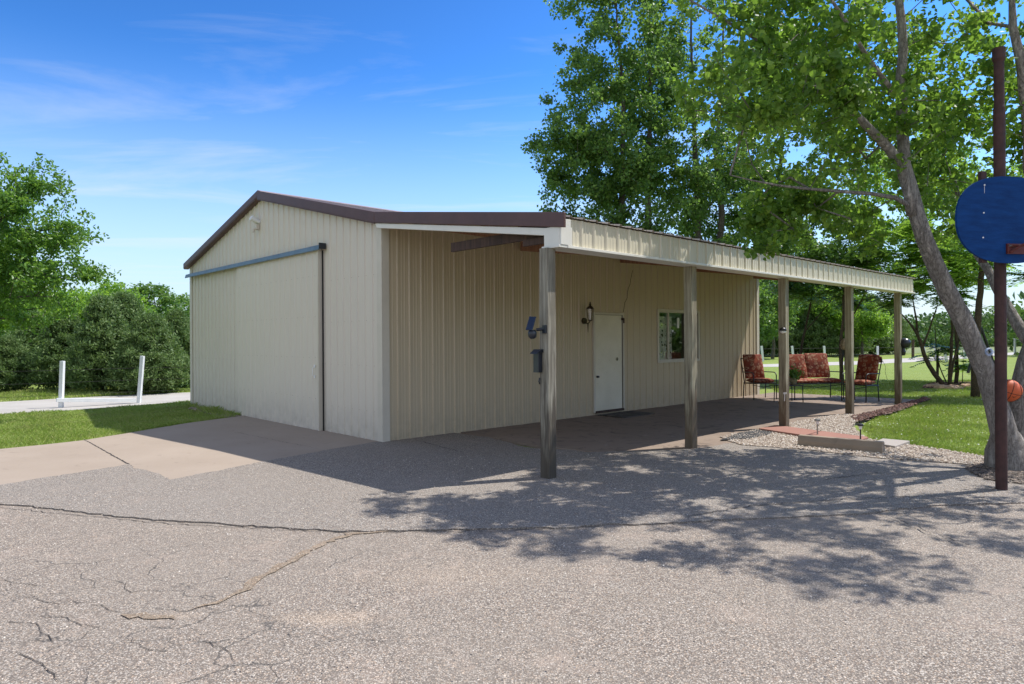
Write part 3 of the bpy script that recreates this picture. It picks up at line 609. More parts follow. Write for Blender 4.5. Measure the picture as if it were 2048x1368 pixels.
def cushion(w,d,h,mat,name,parent,xf,nx=10,ny=8,sag=0):
    # rounded pillow box
    vs=[];fs=[]
    def pt(i,j,top):
        x=-w/2+w*i/nx; y=-d/2+d*j/ny; ex=abs(2*i/nx-1); ey=abs(2*j/ny-1); e=max(ex,ey)
        f=(1-ex**6)*(1-ey**6); z=h/2*(.45+.55*f)+.008*math.sin(9*x+3*y)+.006*math.cos(14*y+4*x)
        k=1-.03*(1 if e>.99 else 0); return (x*k,y*k,z if top else -z)
    for top in (1,0):
        for i in range(nx+1):
            for j in range(ny+1): vs.append(pt(i,j,top))
    n=(nx+1)*(ny+1); I=lambda i,j,t: i*(ny+1)+j+(0 if t else n)
    for i in range(nx):
        for j in range(ny):
            fs.append((I(i,j,1),I(i+1,j,1),I(i+1,j+1,1),I(i,j+1,1))); fs.append((I(i,j,0),I(i,j+1,0),I(i+1,j+1,0),I(i+1,j,0)))
    for i in range(nx): fs.append((I(i,0,0),I(i+1,0,0),I(i+1,0,1),I(i,0,1))); fs.append((I(i+1,ny,0),I(i,ny,0),I(i,ny,1),I(i+1,ny,1)))
    for j in range(ny): fs.append((I(0,j+1,0),I(0,j,0),I(0,j,1),I(0,j+1,1))); fs.append((I(nx,j,0),I(nx,j+1,0),I(nx,j+1,1),I(nx,j,1)))
    mb=MB(); mb.add(vs,fs); o=mb.build(name,mat,parent,smooth=True); o.matrix_local=xf; s=o.modifiers.new('s','SUBSURF'); s.levels=1; s.render_levels=1; return o
def seat(name,label,cat,loc,rz,w,group,parts=1,slip=0):
    t=thing(name,label,cat,loc,rz,group); r=.013; x=w/2; D=.56     # faces local -y
    for s in (-1,1):
        mb=MB(); mb.tube([(s*x,-D/2,0),(s*x,-D/2,.60),(s*x,-D/2+.05,.655),(s*x,-D/2+.12,.67),(s*x,D/2+.03,.66)],r,8); mb.build('arm',M['black'],t,smooth=True)
        mb=MB(); mb.tube([(s*x,D/2-.02,0),(s*x*.98,D/2-.05,.4)],r,8); mb.build('leg',M['black'],t,smooth=True)
    mb=MB(); mb.tube([(-x,-D/2,.40),(x,-D/2,.40)],r,8); mb.tube([(-x,D/2-.05,.38),(x,D/2-.05,.38)],r,8)
    for s in (-1,1): mb.tube([(s*x,-D/2,.40),(s*x,D/2-.05,.38)],r,8)
    for k in range(5): mb.box(-x,x,-D/2+.05+.1*k,-D/2+.09+.1*k,.394,.400)
    mb.tube([(-x,-D/2+.06,.36),(0,-D/2+.06,.30),(x,-D/2+.06,.36)],.008,6)
    mb.build('seat_frame',M['black'],t)
    mb=MB()
    for s in (-1,1): mb.tube([(s*x*.94,D/2-.06,.36),(s*x*.94,D/2+.06,.75),(s*x*.94,D/2+.15,1.0)],r,8)
    mb.tube([(-x*.94,D/2+.15,1.0),(x*.94,D/2+.15,1.0)],r,8); mb.tube([(-x*.94,D/2+.06,.75),(x*.94,D/2+.06,.75)],.009,8); mb.build('back_frame',M['black'],t)
    ww=(w-.06)/parts
    for k in range(parts):
        cx=-x+.03+ww*(k+.5)
        cushion(ww,.54,.11,M['cush'],'seat_cushion',t,Matrix.Translation((cx,-.03,.455)))
        cushion(ww*(1.07 if parts>1 else 1),.66,.11,M['cush'],'back_cushion',t,Matrix.Translation((cx,D/2-.01+.03,.80+(.02 if k==parts-1 and parts>1 else 0)))@Matrix.Rotation(R(75),4,'X'))
    return t
g='patio seats with red floral cushions'
pa=G(1519,798); seat('patio_armchair','armchair with red leaf-pattern cushions against the far end of the shed wall','armchair',(pa.x,pa.y,.012),R(8),.60,g)
pl=G(1629,799); seat('patio_loveseat','two-seat black metal loveseat with red leaf-pattern cushions','loveseat',(pl.x,pl.y+.1,.012),R(8),1.30,g,2)
pr=G(1721,803); ch=seat('patio_armchair','red-cushioned armchair turned sideways behind the fourth porch post','armchair',(pr.x,pr.y,.012),R(-58),.60,g)
mb=MB(); mb.xf=None
o=cushion(.34,.16,.05,M['cush'],'cushion_flap',ch,Matrix.Translation((.1,.47,.99))@Matrix.Rotation(R(-70),4,'X')); 
mb=MB(); mb.tube([(.27,.5,.95),(.31,.55,.8),(.29,.55,.7),(.33,.57,.5)],.004,5); mb.build('tie_strap',M['black'],ch)
pt=G(1577,805); t=thing('side_table','low black metal side table between armchair and loveseat','table',(pt.x,pt.y,.012),R(15))
mb=MB(); mb.tube([(-.25,-.2,.40),(.25,-.2,.40),(.25,.2,.40),(-.25,.2,.40),(-.25,-.2,.40)],.011,6); mb.box(-.25,.25,-.2,.2,.402,.41); mb.build('table_top',M['black'],t)
for sx in (-1,1):
    for sy in (-1,1): mb=MB(); mb.tube([(sx*.25,sy*.2,0),(sx*.24,sy*.19,.4)],.011,6); mb.build('leg',M['black'],t)
t=thing('potted_plant','small dark plant in a beige pot on the side table','potted plant',(pt.x+.12,pt.y,.424),0)
mb=MB(); mb.lathe([(.06,0),(.09,.12),(.095,.16),(.08,.16)],14); mb.build('pot',simple('pot_clay',(.32,.27,.17),.7),t,smooth=True)
# ------------------------------------------------------------------ foliage machinery
def rdirs(n,r=rng):
    a=r.normal(size=(n,3)); return a/np.linalg.norm(a,axis=1)[:,None]
def leaves_mesh(name,Pp,size,mat,parent,shape='heart',droop=.35,r=rng,updir=.0):
    n=len(Pp); d=rdirs(n,r); d[:,2]-=droop; d/=np.linalg.norm(d,axis=1)[:,None]
    a=rdirs(n,r); a[:,2]+=updir; s=np.cross(d,a); s/=np.maximum(np.linalg.norm(s,axis=1),1e-6)[:,None]; nn=np.cross(s,d)
    sz=size*r.uniform(.65,1.25,n)[:,None]
    if shape=='heart': T=[(0,0,0),(.42,.12,.10),(.40,.55,.10),(0,1.05,-.04),(-.40,.55,.10),(-.42,.12,.10)]; F=[(0,1,2,3),(0,3,4,5)]
    elif shape=='oval': T=[(0,0,0),(.26,.25,.07),(.24,.7,.07),(0,1.1,0),(-.24,.7,.07),(-.26,.25,.07)]; F=[(0,1,2,3),(0,3,4,5)]
    elif shape=='quad': T=[(0,0,0),(.38,.45,.1),(0,1.0,0),(-.38,.45,.1)]; F=[(0,1,2,3)]
    elif shape=='spike': T=[(0,0,0),(.17,.4,.03),(0,1,0),(-.17,.4,.03)]; F=[(0,1,2,3)]
    k=len(T); VV=np.zeros((n,k,3))
    for i,(x,y,z) in enumerate(T): VV[:,i]=Pp+s*x*sz+d*y*sz+nn*z*sz
    FF=(np.arange(n)[:,None,None]*k+np.array(F)[None]).reshape(-1,4)
    return npmesh(name,VV.reshape(-1,3),FF,mat,parent)
def ell(c,rad,n,r=rng,inner=.25):
    g=max(1,n//6); d=rdirs(g,r); q=(inner+(1.06-inner)*r.random(g)**.55)[:,None]; gc=d*q        # boughs, then sprays round each bough
    k=r.integers(0,g,n); m=min(rad); loc=r.normal(size=(n,3))*(.36/m**.5)*np.array([1,1,.7])*r.uniform(.6,1.2,g)[k][:,None]
    out=np.array(c)+gc[k]*np.array(rad)+loc*m*.5
    u=r.random(n)<.38; d2=rdirs(n,r); q2=(inner+(1-inner)*r.random(n)**.5)[:,None]; out[u]=(np.array(c)+d2*q2*np.array(rad))[u]
    return out
def grow(limbs,clusters,step=.35,twig=.006,seed=1,up=.12):
    """limbs: list of (pts, radii). returns MB with limbs and twigs"""
    r=random.Random(seed); mb=MB(); N=[]; Rr=[]; base=None; branches=[]
    for pts,rad in limbs:
        P=[Vector(p) for p in pts]; out=[]; rr=[]
        for i in range(len(P)-1):                       # catmull-rom
            p0=P[max(i-1,0)];p1=P[i];p2=P[i+1];p3=P[min(i+2,len(P)-1)]; m=max(2,int((p2-p1).length/.25))
            for k in range(m):
                t=k/m; q=.5*((2*p1)+(p2-p0)*t+(2*p0-5*p1+4*p2-p3)*t*t+(3*p1-p0-3*p2+p3)*t**3); out.append(q+Vector((r.gauss(0,.008),r.gauss(0,.008),0))); rr.append(rad[i]*(1-t)+rad[i+1]*t)
        out.append(P[-1]); rr.append(rad[-1]); mb.tube(out,rr,12 if rad[0]>.05 else 6)
        for q,w in zip(out,rr): N.append(tuple(q)); Rr.append(w)
    N=np.array(N); nl=len(N); par=[-1]*nl; zmin=min(c[2] for c in clusters)-1.5
    ok=np.array([x[2]>zmin for x in N]); 
    D=np.min(np.linalg.norm(clusters[:,None,:]-N[None][:, :, :],axis=2),axis=1); order=np.argsort(D)
    ends=[]
    NL=[list(x) for x in N]; arr=np.zeros((nl+len(clusters)*30,3)); arr[:nl]=N; cnt=nl; pen=np.zeros(len(arr)); pen[:nl][~ok]=50
    par=par+[0]*(len(arr)-nl)
    for ci in order:
        c=clusters[ci]; df=arr[:cnt]-c; dd=np.sqrt((df**2).sum(1))+np.maximum(df[:,2],0)*.8+pen[:cnt]; j=int(np.argmin(dd)); a=arr[j]; L=np.linalg.norm(c-a); m=max(1,min(28,int(L/step)))
        prev=j; lat=np.array([r.gauss(0,1),r.gauss(0,1),r.gauss(0,.5)])*L*.07
        for k in range(1,m+1):
            t=k/m; q=a+(c-a)*t+lat*math.sin(math.pi*t)+np.array([0,0,up*L*math.sin(math.pi*t)])+np.array([r.gauss(0,.02),r.gauss(0,.02),r.gauss(0,.02)])
            arr[cnt]=q; par[cnt]=prev; prev=cnt; cnt+=1
    w=np.zeros(cnt); child=[[] for _ in range(cnt)]
    for i in range(cnt-1,nl-1,-1):
        w[i]=max(w[i],1e-9) if child[i] else 1; 
        if child[i]: w[i]=sum(w[c] for c in child[i])
        child[par[i]].append(i)
    rad=lambda i: twig*w[i]**.43
    done=set()
    for i in range(nl,cnt):
        if i in done: continue
        p=par[i]; pts=[arr[p]]; rr=[min(rad(i),.03)]; c=i
        while True:
            done.add(c); pts.append(arr[c]); rr.append(rad(c))
            nx=[q for q in child[c] if q not in done]
            if not nx: break
            c=max(nx,key=lambda q:w[q])
        rr[-1]*=.5; mb.tube(pts,rr,4,caps=False)
    return mb,arr[nl:cnt]
def tree(name,label,cat,limbs,E,leafmat,barkmat,per,spread,size,shape='heart',seed=1,group=None,twig=.006,filt=None,extra=0.3,droop=.35,step=.35,trunk='trunk',bare=.0):
    r=np.random.default_rng(seed); cl=np.concatenate([ell(c,rad,n,r) for c,rad,n in E]); 
    if filt is not None: cl=cl[np.array([filt(*c) for c in cl])]
    base=Vector(limbs[0][0][0]); t=thing(name,label,cat,base,0,group); b=np.array(base)
    mb,nodes=grow([([Vector(p)-base for p in pts],rad) for pts,rad in limbs],cl-b,twig=twig,seed=seed,step=step)
    mb.build(trunk,barkmat,t,smooth=True)
    P=np.repeat(cl-b,per,axis=0); off=rdirs(len(P),r)*(r.random(len(P))**.4)[:,None]*spread*1.45*np.array([1,1,.75])*np.repeat(r.uniform(.6,1.35,len(cl)),per)[:,None]; P=P+off
    if extra>0 and len(nodes):
        k=int(len(P)*extra); P=np.concatenate([P,nodes[r.integers(0,len(nodes),k)]+r.normal(size=(k,3))*spread*.6])
    leaves_mesh('crown',P,size,leafmat,t,shape,droop,r); return t
# ---- the leaning cottonwood by the basketball pole
tb=G(2026,938)
hero=[([tb+Vector((0,0,-.1)),tb+Vector((-.06,0,.25)),A(2008,865,7.75),A(1972,746,7.75),A(1922,640,7.7),A(1868,525,7.65),A(1834,430,7.6),A(1812,330,7.6),A(1805,200,7.6),A(1800,40,7.6),A(1790,-160,7.6),A(1785,-260,7.6)],[.32,.22,.135,.108,.102,.092,.083,.066,.057,.045,.033,.015]),
 ([A(1826,430,7.6),A(1800,330,7.55),A(1745,265,7.45),A(1685,205,7.3),A(1600,140,7.1),A(1500,70,7.0),A(1380,0,6.9)],[.07,.058,.046,.036,.026,.017,.008]),
 ([A(1826,420,7.6),A(1790,395,7.5),A(1680,382,7.35),A(1560,372,7.2),A(1460,350,7.1)],[.03,.025,.019,.012,.005]),
 ([tb+Vector((.10,.05,.0)),A(2036,860,7.9),A(2052,760,7.95),A(2085,640,8.0),A(2125,480,8.1),A(2150,250,8.2),A(2180,-50,8.3),A(2230,-350,8.3)],[.22,.15,.13,.12,.11,.09,.06,.03]),
 ([A(2110,560,8.0),A(2075,420,7.6),A(2040,130,7.2),A(2020,0,7.2),A(2010,-120,7.3)],[.07,.06,.05,.03,.012]),
 ([A(2085,720,7.95),A(2048,668,8.1),A(2010,610,8.3),A(1975,540,8.5),A(1940,470,8.8),A(1900,330,9.2)],[.075,.07,.06,.05,.04,.02]),
 ([A(1800,200,7.6),A(1700,60,7.2),A(1620,-100,6.9)],[.03,.022,.008]),
 ([A(2150,150,8.2),A(2250,0,7.2),A(2330,-150,7.0)],[.06,.04,.015])]
def hf(x,y,z):
    if z<2.3: return False
    if y<7.0 and z<4.95 and 4.1<x<6: return False
    if y<6.2 and z<4.9: return False
    px=1024+FPX*x/y; py=CY0-FPX*(z-HC)/y
    if px<1330 and y<9.5: return False
    if py>430 and 1100<px<1830 and not (1490<px<1800 and py<525): return False
    if py>560: return False
    gx,gy=x-.5967*z,y-.1856*z
    if gy<1: return False
    sx=1024+FPX*gx/gy; sy=CY0+FPX*HC/gy
    if sx<1060 and sy<990: return False
    return sx>690 and sy<np.interp(sx,[690,830,1010,1100,1400,1480,1900,1960,2048,2400],[1015,1045,1100,1120,1130,1190,1200,1140,1125,1125])
tree('cottonwood_tree','large leaning cottonwood with forked grey trunk right beside the basketball pole','tree',hero,
  [((4.4,7.7,6.1),(3.2,2.6,2.4),330),((3.3,7.8,4.3),(1.7,1.5,1.2),150),((5.4,8.6,4.2),(1.9,1.5,1.5),130),((4.6,5.4,6.6),(2.9,1.6,1.7),130),((2.6,6.9,6.2),(1.9,1.7,1.2),90),((7.3,8.0,5.5),(1.8,2.2,2.0),90),((3.5,7.8,2.85),(1.1,.4,.38),48),((5.7,9.2,6.0),(2.0,1.2,1.8),130),((6.0,8.9,3.9),(1.2,.9,.8),60),((2.9,7.0,4.2),(1.3,.5,.8),50)],
  M['leaf'],M['bark'],42,.125,.064,'heart',11,filt=hf,twig=.0045,extra=.12)
# ---- poplars behind the shed
def straight(b,h,lean=(0,0),r0=.2,n=7,seed=0):
    r=random.Random(seed); return ([Vector((b[0]+lean[0]*k/n+r.gauss(0,.06)*(k>0),b[1]+lean[1]*k/n,-.1+h*k/n)) for k in range(n+1)],[r0*(1-.9*k/n) for k in range(n+1)])
def pop(name,label,x,y,h,E,seed,n=1,mat='leaf_pop',size=.115,per=66,spread=.23,cat='tree',r0=.17,**k):
    L=[straight((x+.5*(i-(n-1)/2),y+.25*i),h,(.7*(i-(n-1)/2),0),r0,7,seed+i) for i in range(n)]
    return tree(name,label,cat,L,E,M[mat],M['bark2'],per,spread,size,k.pop('shape','quad'),seed,twig=.007,step=.5,**k)
pop('poplar_tree','tall poplar standing just behind the shed, leftmost of the tall trees',4.0,21.5,13,[((3.4,21.5,9.3),(2.3,2.2,4.4),330),((2.3,21.5,6.7),(1.7,1.6,2.1),130),((4.4,21.5,5.6),(1.7,1.5,1.7),70),((3.4,21.5,13.4),(1.9,1.9,2.6),90)],21,2,group=None)
pop('poplar_tree','tall dark poplar behind the middle of the porch roof',6.6,22.5,13.5,[((6.4,22.5,9.5),(2.5,2.2,4.8),280),((7.4,22.5,5.8),(2.5,1.8,2.1),150)],31,2)
pop('poplar_tree','poplar behind the far end of the porch roof, partly hidden by the cottonwood',9.9,24.5,12,[((9.8,24.5,8.5),(2.9,2.4,4.0),240),((10.2,24.0,4.9),(3.0,2,1.7),130)],41,1,mat='leaf_mid')
pop('shade_tree','bright leafy tree behind the trunk of the leaning cottonwood',17.8,24.5,10,[((15.0,24.5,6.9),(3.6,2.6,3.4),200),((14.0,23.8,4.5),(3.4,2,1.2),80)],51,1,mat='leaf_bright')
# ---- tree at the left edge
pop('elm_tree','broad leafy tree at the left edge, branches reaching over the lawn',-11.9,13.6,5.6,[((-11.2,13.6,3.7),(2.5,2.0,1.7),290),((-10.2,13.5,3.2),(1.9,1.5,1.1),190),((-9.6,13.4,4.1),(1.0,.9,.65),36),((-9.0,13.3,3.7),(1.1,.6,.25),26),((-9.4,13.4,4.7),(.7,.5,.25),16),((-9.2,13.4,2.9),(.8,.5,.3),18),((-10.4,13.5,2.35),(1.8,1.3,.75),100)],61,1,mat='leaf_left',size=.072,per=42,spread=.14,r0=.16,shape='oval')
# ---- cedars
def cedar_proto(name,H,Rad,seed,nb=190,per=70,mat='cedar'):
    r=np.random.default_rng(seed); t=thing(name,'x','tree',(0,0,0)); mb=MB(); mb.tube([(0,0,-.1),(.03,0,H*.5),(0,0,H*.96)],[.09,.05,.01],7); mb.build('trunk',M['stem'],t)
    P=[];  lump=r.uniform(.75,1.2,nb)
    for i in range(nb):
        z=H*(r.random()**1.25)*.97; prof=(1-z/H)**.72*(.75+.25*min(1,z/(.15*H))); L=Rad*prof*lump[i]+.08; a=r.uniform(0,2*math.pi)
        k=r.uniform(.25,1.05,per)**.8; w=.05+.12*(1-k)+.05
        P.append(np.stack([np.cos(a)*L*k,np.sin(a)*L*k,z+L*k*.45-L*.15*k*k],1)+r.normal(size=(per,3))*w[:,None]*np.array([1,1,.8])*Rad*.55)
    P=np.concatenate(P); P[:,2]=np.maximum(P[:,2],.03); leaves_mesh('crown',P,.125,M[mat],t,'spike',-.5,r); return t
c1=cedar_proto('cedar_tree',2.95,1.25,71,340,110); c2=cedar_proto('cedar_tree',2.75,1.4,72,340,110)
GC='cedars behind the gravel road'
def put(o,px,Y,s,label,g,rz=0,first=False,sz=None):
    p=A(px,700,Y); sc=(s,s,sz or s)
    if first: o.location=(p.x,Y,-.03); o.scale=sc; o.rotation_euler=(0,0,rz); tag(o,label,'tree',g); return o
    return copy_tree(o,(p.x,Y,-.03),rz,sc,label,g)
put(c1,205,20.8,.82,'dark cedar behind the taller leaning white fence post',GC,0,True,.98)
put(c2,300,20.5,.84,'wide cedar right of the leaning white fence post',GC,1,True)
put(c1,130,21.8,.85,'dark cedar behind the upright white fence post',GC,2)
put(c2,250,23.6,.92,'cedar standing behind two others in the middle of the left row',GC,3,False,1.14)
put(c1,352,22.5,.72,'cedar at the right end of the row, next to the shed corner',GC,4,False,.86)
put(c2,395,24.5,.8,'cedar mostly hidden by the shed corner',GC,5)
put(c2,15,21.5,.62,'low olive-green cedar at the left edge beyond the road',GC,2.5)
put(c1,70,26.0,.9,'cedar behind the hanging branches of the left tree',GC,5.5)
GR='cedars beyond the lane'
for i,(px,Y,s,l) in enumerate([(1545,56,1.7,'dark cedar seen just right of the shed corner'),(1635,55,1.5,'bushy cedar beyond the loveseat'),(1690,57,1.6,'cedar behind the fourth porch post'),(1742,60,1.75,'dark cedar above the sideways armchair'),(1775,62,1.6,'last cedar of the row, left of the farthest porch post'),(1590,60,2.1,'tall cedar behind the third porch post')]):
    put(c1 if i%2 else c2,px,Y,s,l,GR,i*1.3)
# ---- background broadleaf trees
def broad_proto(name,H,Rr,seed,mat,nc=110,per=46,size=.20,spread=.42):
    r=random.Random(seed); E=[((0,0,H*.62),(Rr,Rr,H*.36),nc)]
    for k in range(4): a=r.uniform(0,6.28); E.append(((Rr*.6*math.cos(a),Rr*.6*math.sin(a),H*r.uniform(.3,.75)),(Rr*.5,Rr*.5,H*.18),nc//6))
    return tree(name,'x','tree',[straight((0,0),H*.85,(.2,0),.14,5,seed)],E,M[mat],M['bark2'],per,spread,size,'quad',seed,step=.6)
b1=broad_proto('broadleaf_tree',6.2,2.3,81,'leaf_bright'); b2=broad_proto('broadleaf_tree',7.2,2.4,82,'leaf_mid'); b3=broad_proto('broadleaf_tree',5.2,2.6,83,'leaf_bright',90)
GL='leafy trees behind the left cedars'
put(b1,215,29,.72,'bright green tree rising behind the cedars on the left',GL,0,True,.68)
put(b2,305,36,.86,'taller open-crowned tree behind the left cedars',GL,0,True,.66)
put(b3,150,31,.85,'bright green tree behind the branches of the left tree',GL,0,True)
put(b2,395,40,.9,'tree peeking out at the left corner of the shed',GL,2.2,False,.60)
put(b1,345,30,.42,'low yellow-green tree beside the shed corner',GL,1.2)
put(b2,-60,33,.9,'dark tree beyond the left edge trees',GL,4)
put(b1,60,34,.7,'green tree glimpsed below the left tree',GL,3)
GB='leafy trees beyond the lane'
for i,(o,px,Y,s,l) in enumerate([(b2,1545,50,.95,'tall leafy tree right of the shed corner'),(b1,1650,56,1.1,'bright leafy tree above the loveseat'),(b1,1725,54,.8,'bright yellow-green tree right of the fourth porch post'),(b3,1600,62,1.3,'broad leafy tree behind the third porch post'),(b2,1480,48,1.0,'leafy tree hidden mostly by the shed end')]):
    put(o,px,Y,s,l,GB,i)
for i,(o,x,y,s,l) in enumerate([(b1,30,17,1.0,'tree far right of the patio, mirrored in the window'),(b2,34,24,1.1,'second tree far right of the patio'),(b3,38,31,1.2,'third tree far right of the patio'),(b2,33,11,1.0,'tree right of the basketball hoop, out in the lawn')]):
    copy_tree(o,(x,y,-.03),i,(s,s,s),l,'trees right of the lawn')
# ---- small multi-stem trees right of the patio (compound leaves)
def pinnate(name,label,stems,crowns,seed,mat='leaf_bright',per=7,group=None,barkm='stem',lsize=.16):
    r=np.random.default_rng(seed); cl=np.concatenate([ell(c,rad,n,r) for c,rad,n in crowns]); base=Vector(stems[0][0][0]); base.z=0; b=np.array(base)
    t=thing(name,label,'tree',base,0,group)
    mb,nodes=grow([([Vector(p)-base for p in pts],rad) for pts,rad in stems],cl-b,twig=.005,seed=seed,step=.3); mb.build('trunk',M[barkm],t,smooth=True)
    P=[];D=[]
    for c in cl-b:
        for k in range(per):
            a=r.uniform(0,2*math.pi); d=np.array([math.cos(a),math.sin(a),r.uniform(-.25,.5)]); L=r.uniform(.35,.6)
            side=np.cross(d,[0,0,1]); side/=np.linalg.norm(side)
            for q in range(9):
                tt=(q+1)/9; p=c+d*L*tt-np.array([0,0,.28*L*tt*tt])
                for s in (-1,1): P.append(p); D.append(side*s+d*.35+np.array([0,0,-.25]))
    P=np.array(P); D=np.array(D); D/=np.linalg.norm(D,axis=1)[:,None]; n=len(P)
    up=np.array([0,0,1.])+r.normal(size=(n,3))*.25; s=np.cross(D,up); s/=np.linalg.norm(s,axis=1)[:,None]; sz=(lsize*r.uniform(.7,1.15,n))[:,None]
    T=[(0,0),(.2,.35),(0,1),(-.2,.35)]; VV=np.stack([P+s*x*sz+D*y*sz for x,y in T],1).reshape(-1,3); npmesh('crown',VV,(np.arange(n)[:,None]*4+np.arange(4)[None]),M[mat],t); return t
def GZ(px,py,z=0): return G(px,py,z)
sb=G(1893,772); Yb=sb.y
pinnate('sumac_tree','curved multi-stem small tree growing from the ring of stones','small tree' and [
 ([A(1893,775,Yb),A(1868,748,Yb),A(1848,710,Yb),A(1841,680,Yb),A(1822,650,Yb),A(1800,625,Yb)],[.075,.07,.06,.05,.03,.015]),
 ([A(1841,690,Yb),A(1832,640,Yb),A(1826,600,Yb)],[.035,.03,.015]),
 ([A(1845,700,Yb),A(1858,660,Yb),A(1875,610,Yb)],[.035,.025,.015]),
 ([A(1899,770,Yb),A(1902,700,Yb),A(1905,640,Yb),A(1900,560,Yb)],[.05,.045,.04,.02]),
 ([A(1900,770,Yb),A(1912,700,Yb),A(1930,640,Yb)],[.035,.03,.015])],
 [((A(1820,610,Yb).x,Yb,3.3),(1.3,1.2,.7),34),((A(1890,590,Yb).x,Yb,3.6),(1.5,1.3,.9),46),((A(1850,540,Yb).x,Yb,4.6),(1.9,1.4,.8),46)],91)
s2=G(1913,768)
pinnate('sumac_tree','straight young tree right of the curved one in the stone ring',[([A(1913,770,s2.y),A(1913,690,s2.y),A(1911,600,s2.y),A(1910,500,s2.y)],[.06,.055,.05,.02])],
 [((A(1940,600,s2.y).x,s2.y,3.1),(1.2,1.1,.7),36),((A(1950,520,s2.y).x,s2.y,4.4),(1.9,1.3,.9),46)],92,'leaf_bright')
s3=G(1874,768)
pinnate('sumac_sapling','thin leafy sapling with a bare stake-like stem behind the curved tree',[([A(1875,770,s3.y),A(1875,700,s3.y)],[.045,.035]),([A(1893,765,s3.y),A(1880,735,s3.y),A(1872,700,s3.y),A(1870,650,s3.y)],[.02,.018,.015,.01])],
 [((A(1872,715,s3.y).x,s3.y,1.0),(.4,.3,.35),9)],93,'leaf_mid',5)
pinnate('sumac_sapling','knee-high leafy sapling right of the stone ring trees',[([A(1925,765,s2.y),A(1926,730,s2.y),A(1925,700,s2.y)],[.012,.01,.006])],[((A(1926,728,s2.y).x,s2.y,.75),(.22,.2,.5),14)],94,'leaf_bright',4)
for i,(px0,py0,px1,py1,w,l) in enumerate([(1597,760,1628,560,.045,'slender dark-stemmed tree leaning right beyond the loveseat'),(1684,766,1688,560,.055,'slender tree rising behind the fourth porch post')]):
    g0=G(px0,py0); Y=g0.y; xm=A(px1,600,Y).x
    pinnate('ailanthus_tree',l,[([A(px0,py0+3,Y),A((px0*2+px1)/3-4,(2*py0+py1)/3,Y),A((px0+2*px1)/3,(py0+2*py1)/3,Y),A(px1,py1,Y)],[w*1.3,w,w*.8,w*.5]),([A((px0+px1)/2,(py0+py1)/2,Y),A(px1+35,py1+40,Y),A(px1+60,py1-10,Y)],[w*.5,w*.4,.012])],
     [((xm+.2,Y,3.35),(1.7,1.4,.55),44),((xm+.2,Y,4.3),(1.8,1.4,.7),30),((xm+1.1,Y,2.85),(.8,.7,.4),10)],95+i,'leaf_mid')
b=G(1952,793); pinnate('shade_sapling','dark upright trunk standing behind the leaning cottonwood trunk',[([A(1952,795,b.y),A(1951,740,b.y),A(1955,640,b.y),A(1965,520,b.y),A(1960,380,b.y)],[.11,.09,.08,.06,.03])],[((A(1990,560,b.y).x,b.y,3.4),(1.5,1.2,.8),44),((A(1960,430,b.y).x,b.y,4.8),(1.6,1.2,1),40)],98,'leaf_bright')
# ---- far wood and field
sheet('far_field',[(18,64,0),(120,70,0),(260,230,0),(40,240,0)],-.02,simple('field_grass',(.16,.19,.06),.95,var=.2,scale=.2))
def wood_band(name,x0,x1,Y,H,n,label,seed,size=1.2,dep=14):
    r=np.random.default_rng(seed); x=r.uniform(x0,x1,n); y=Y+r.uniform(0,dep,n); hh=H*(.75+.25*np.sin(x*.11)*np.cos(x*.037+1))*(.8+.2*np.sin(x*.53)); z=hh*r.random(n)**.7
    o=leaves_mesh(name,np.stack([x,y,z],1),size,M['leaf_far'],None,'quad',0,r); return tag(o,label,'woodland',None,'stuff')
wood_band('far_woodland',-20,420,255,15,60000,'distant wooded ridge along the horizon on the right',101,1.5,40)
wood_band('hedgerow',25,120,98,3.4,22000,'scrubby hedgerow across the far field',102,.5,8)
o=wood_band('right_woodland',40,52,-20,5.5,16000,'leafy wood beyond the right side of the lawn',104,.7,75)
wood_band('left_woodland',-90,-12,52,5.2,26000,'dense woodland behind the trees on the left',103,.5,8)
# ------------------------------------------------------------------ undergrowth, grass, gravel
def inpoly(x,y,poly):
    c=np.zeros(len(x),bool); n=len(poly)
    for i in range(n):
        x1,y1=poly[i][0],poly[i][1]; x2,y2=poly[(i+1)%n][0],poly[(i+1)%n][1]
        k=((y1>y)!=(y2>y)); c^=k&(x<(x2-x1)*(y-y1)/((y2-y1) if y2!=y1 else 1e-9)+x1)
    return c
def blades(name,poly,n,h,w,label,seed,mat='grass',avoid=(),falloff=0):
    r=np.random.default_rng(seed); xs=[p[0] for p in poly]; ys=[p[1] for p in poly]
    m=n*3; x=r.uniform(min(xs),max(xs),m); y=r.uniform(min(ys),max(ys),m)
    if falloff: y=min(ys)+(max(ys)-min(ys))*r.random(m)**falloff
    k=inpoly(x,y,poly)
    for a in avoid: k&=~inpoly(x,y,a)
    x=x[k][:n]; y=y[k][:n]; n=len(x); a=r.uniform(0,6.283,n); hh=h*r.uniform(.5,1.2,n)*(1+.5*np.sin(x*3.1)*np.cos(y*2.3)); ww=w*r.uniform(.7,1.3,n)*(1+y/25)
    lx=r.normal(size=n)*.5*hh; ly=r.normal(size=n)*.5*hh; z=np.full(n,-.032)
    V=np.stack([np.stack([x-np.cos(a)*ww,y-np.sin(a)*ww,z],1),np.stack([x+np.cos(a)*ww,y+np.sin(a)*ww,z],1),np.stack([x+lx*.4+np.cos(a)*ww*.6,y+ly*.4+np.sin(a)*ww*.6,z+hh*.6],1),np.stack([x+lx,y+ly,z+hh],1)],1).reshape(-1,3)
    o=npmesh(name,V,np.arange(n)[:,None]*4+np.arange(4)[None],M[mat]); return tag(o,label,'grass',None,'stuff')
lawnR=[G(1720,851),G(1762,826),G(1830,806),G(1800,795),G(1560,792),G(1530,760),G(2400,760),G(2400,925),G(2048,918),G(1985,913),G(1905,903),G(1820,889),G(1740,876)]
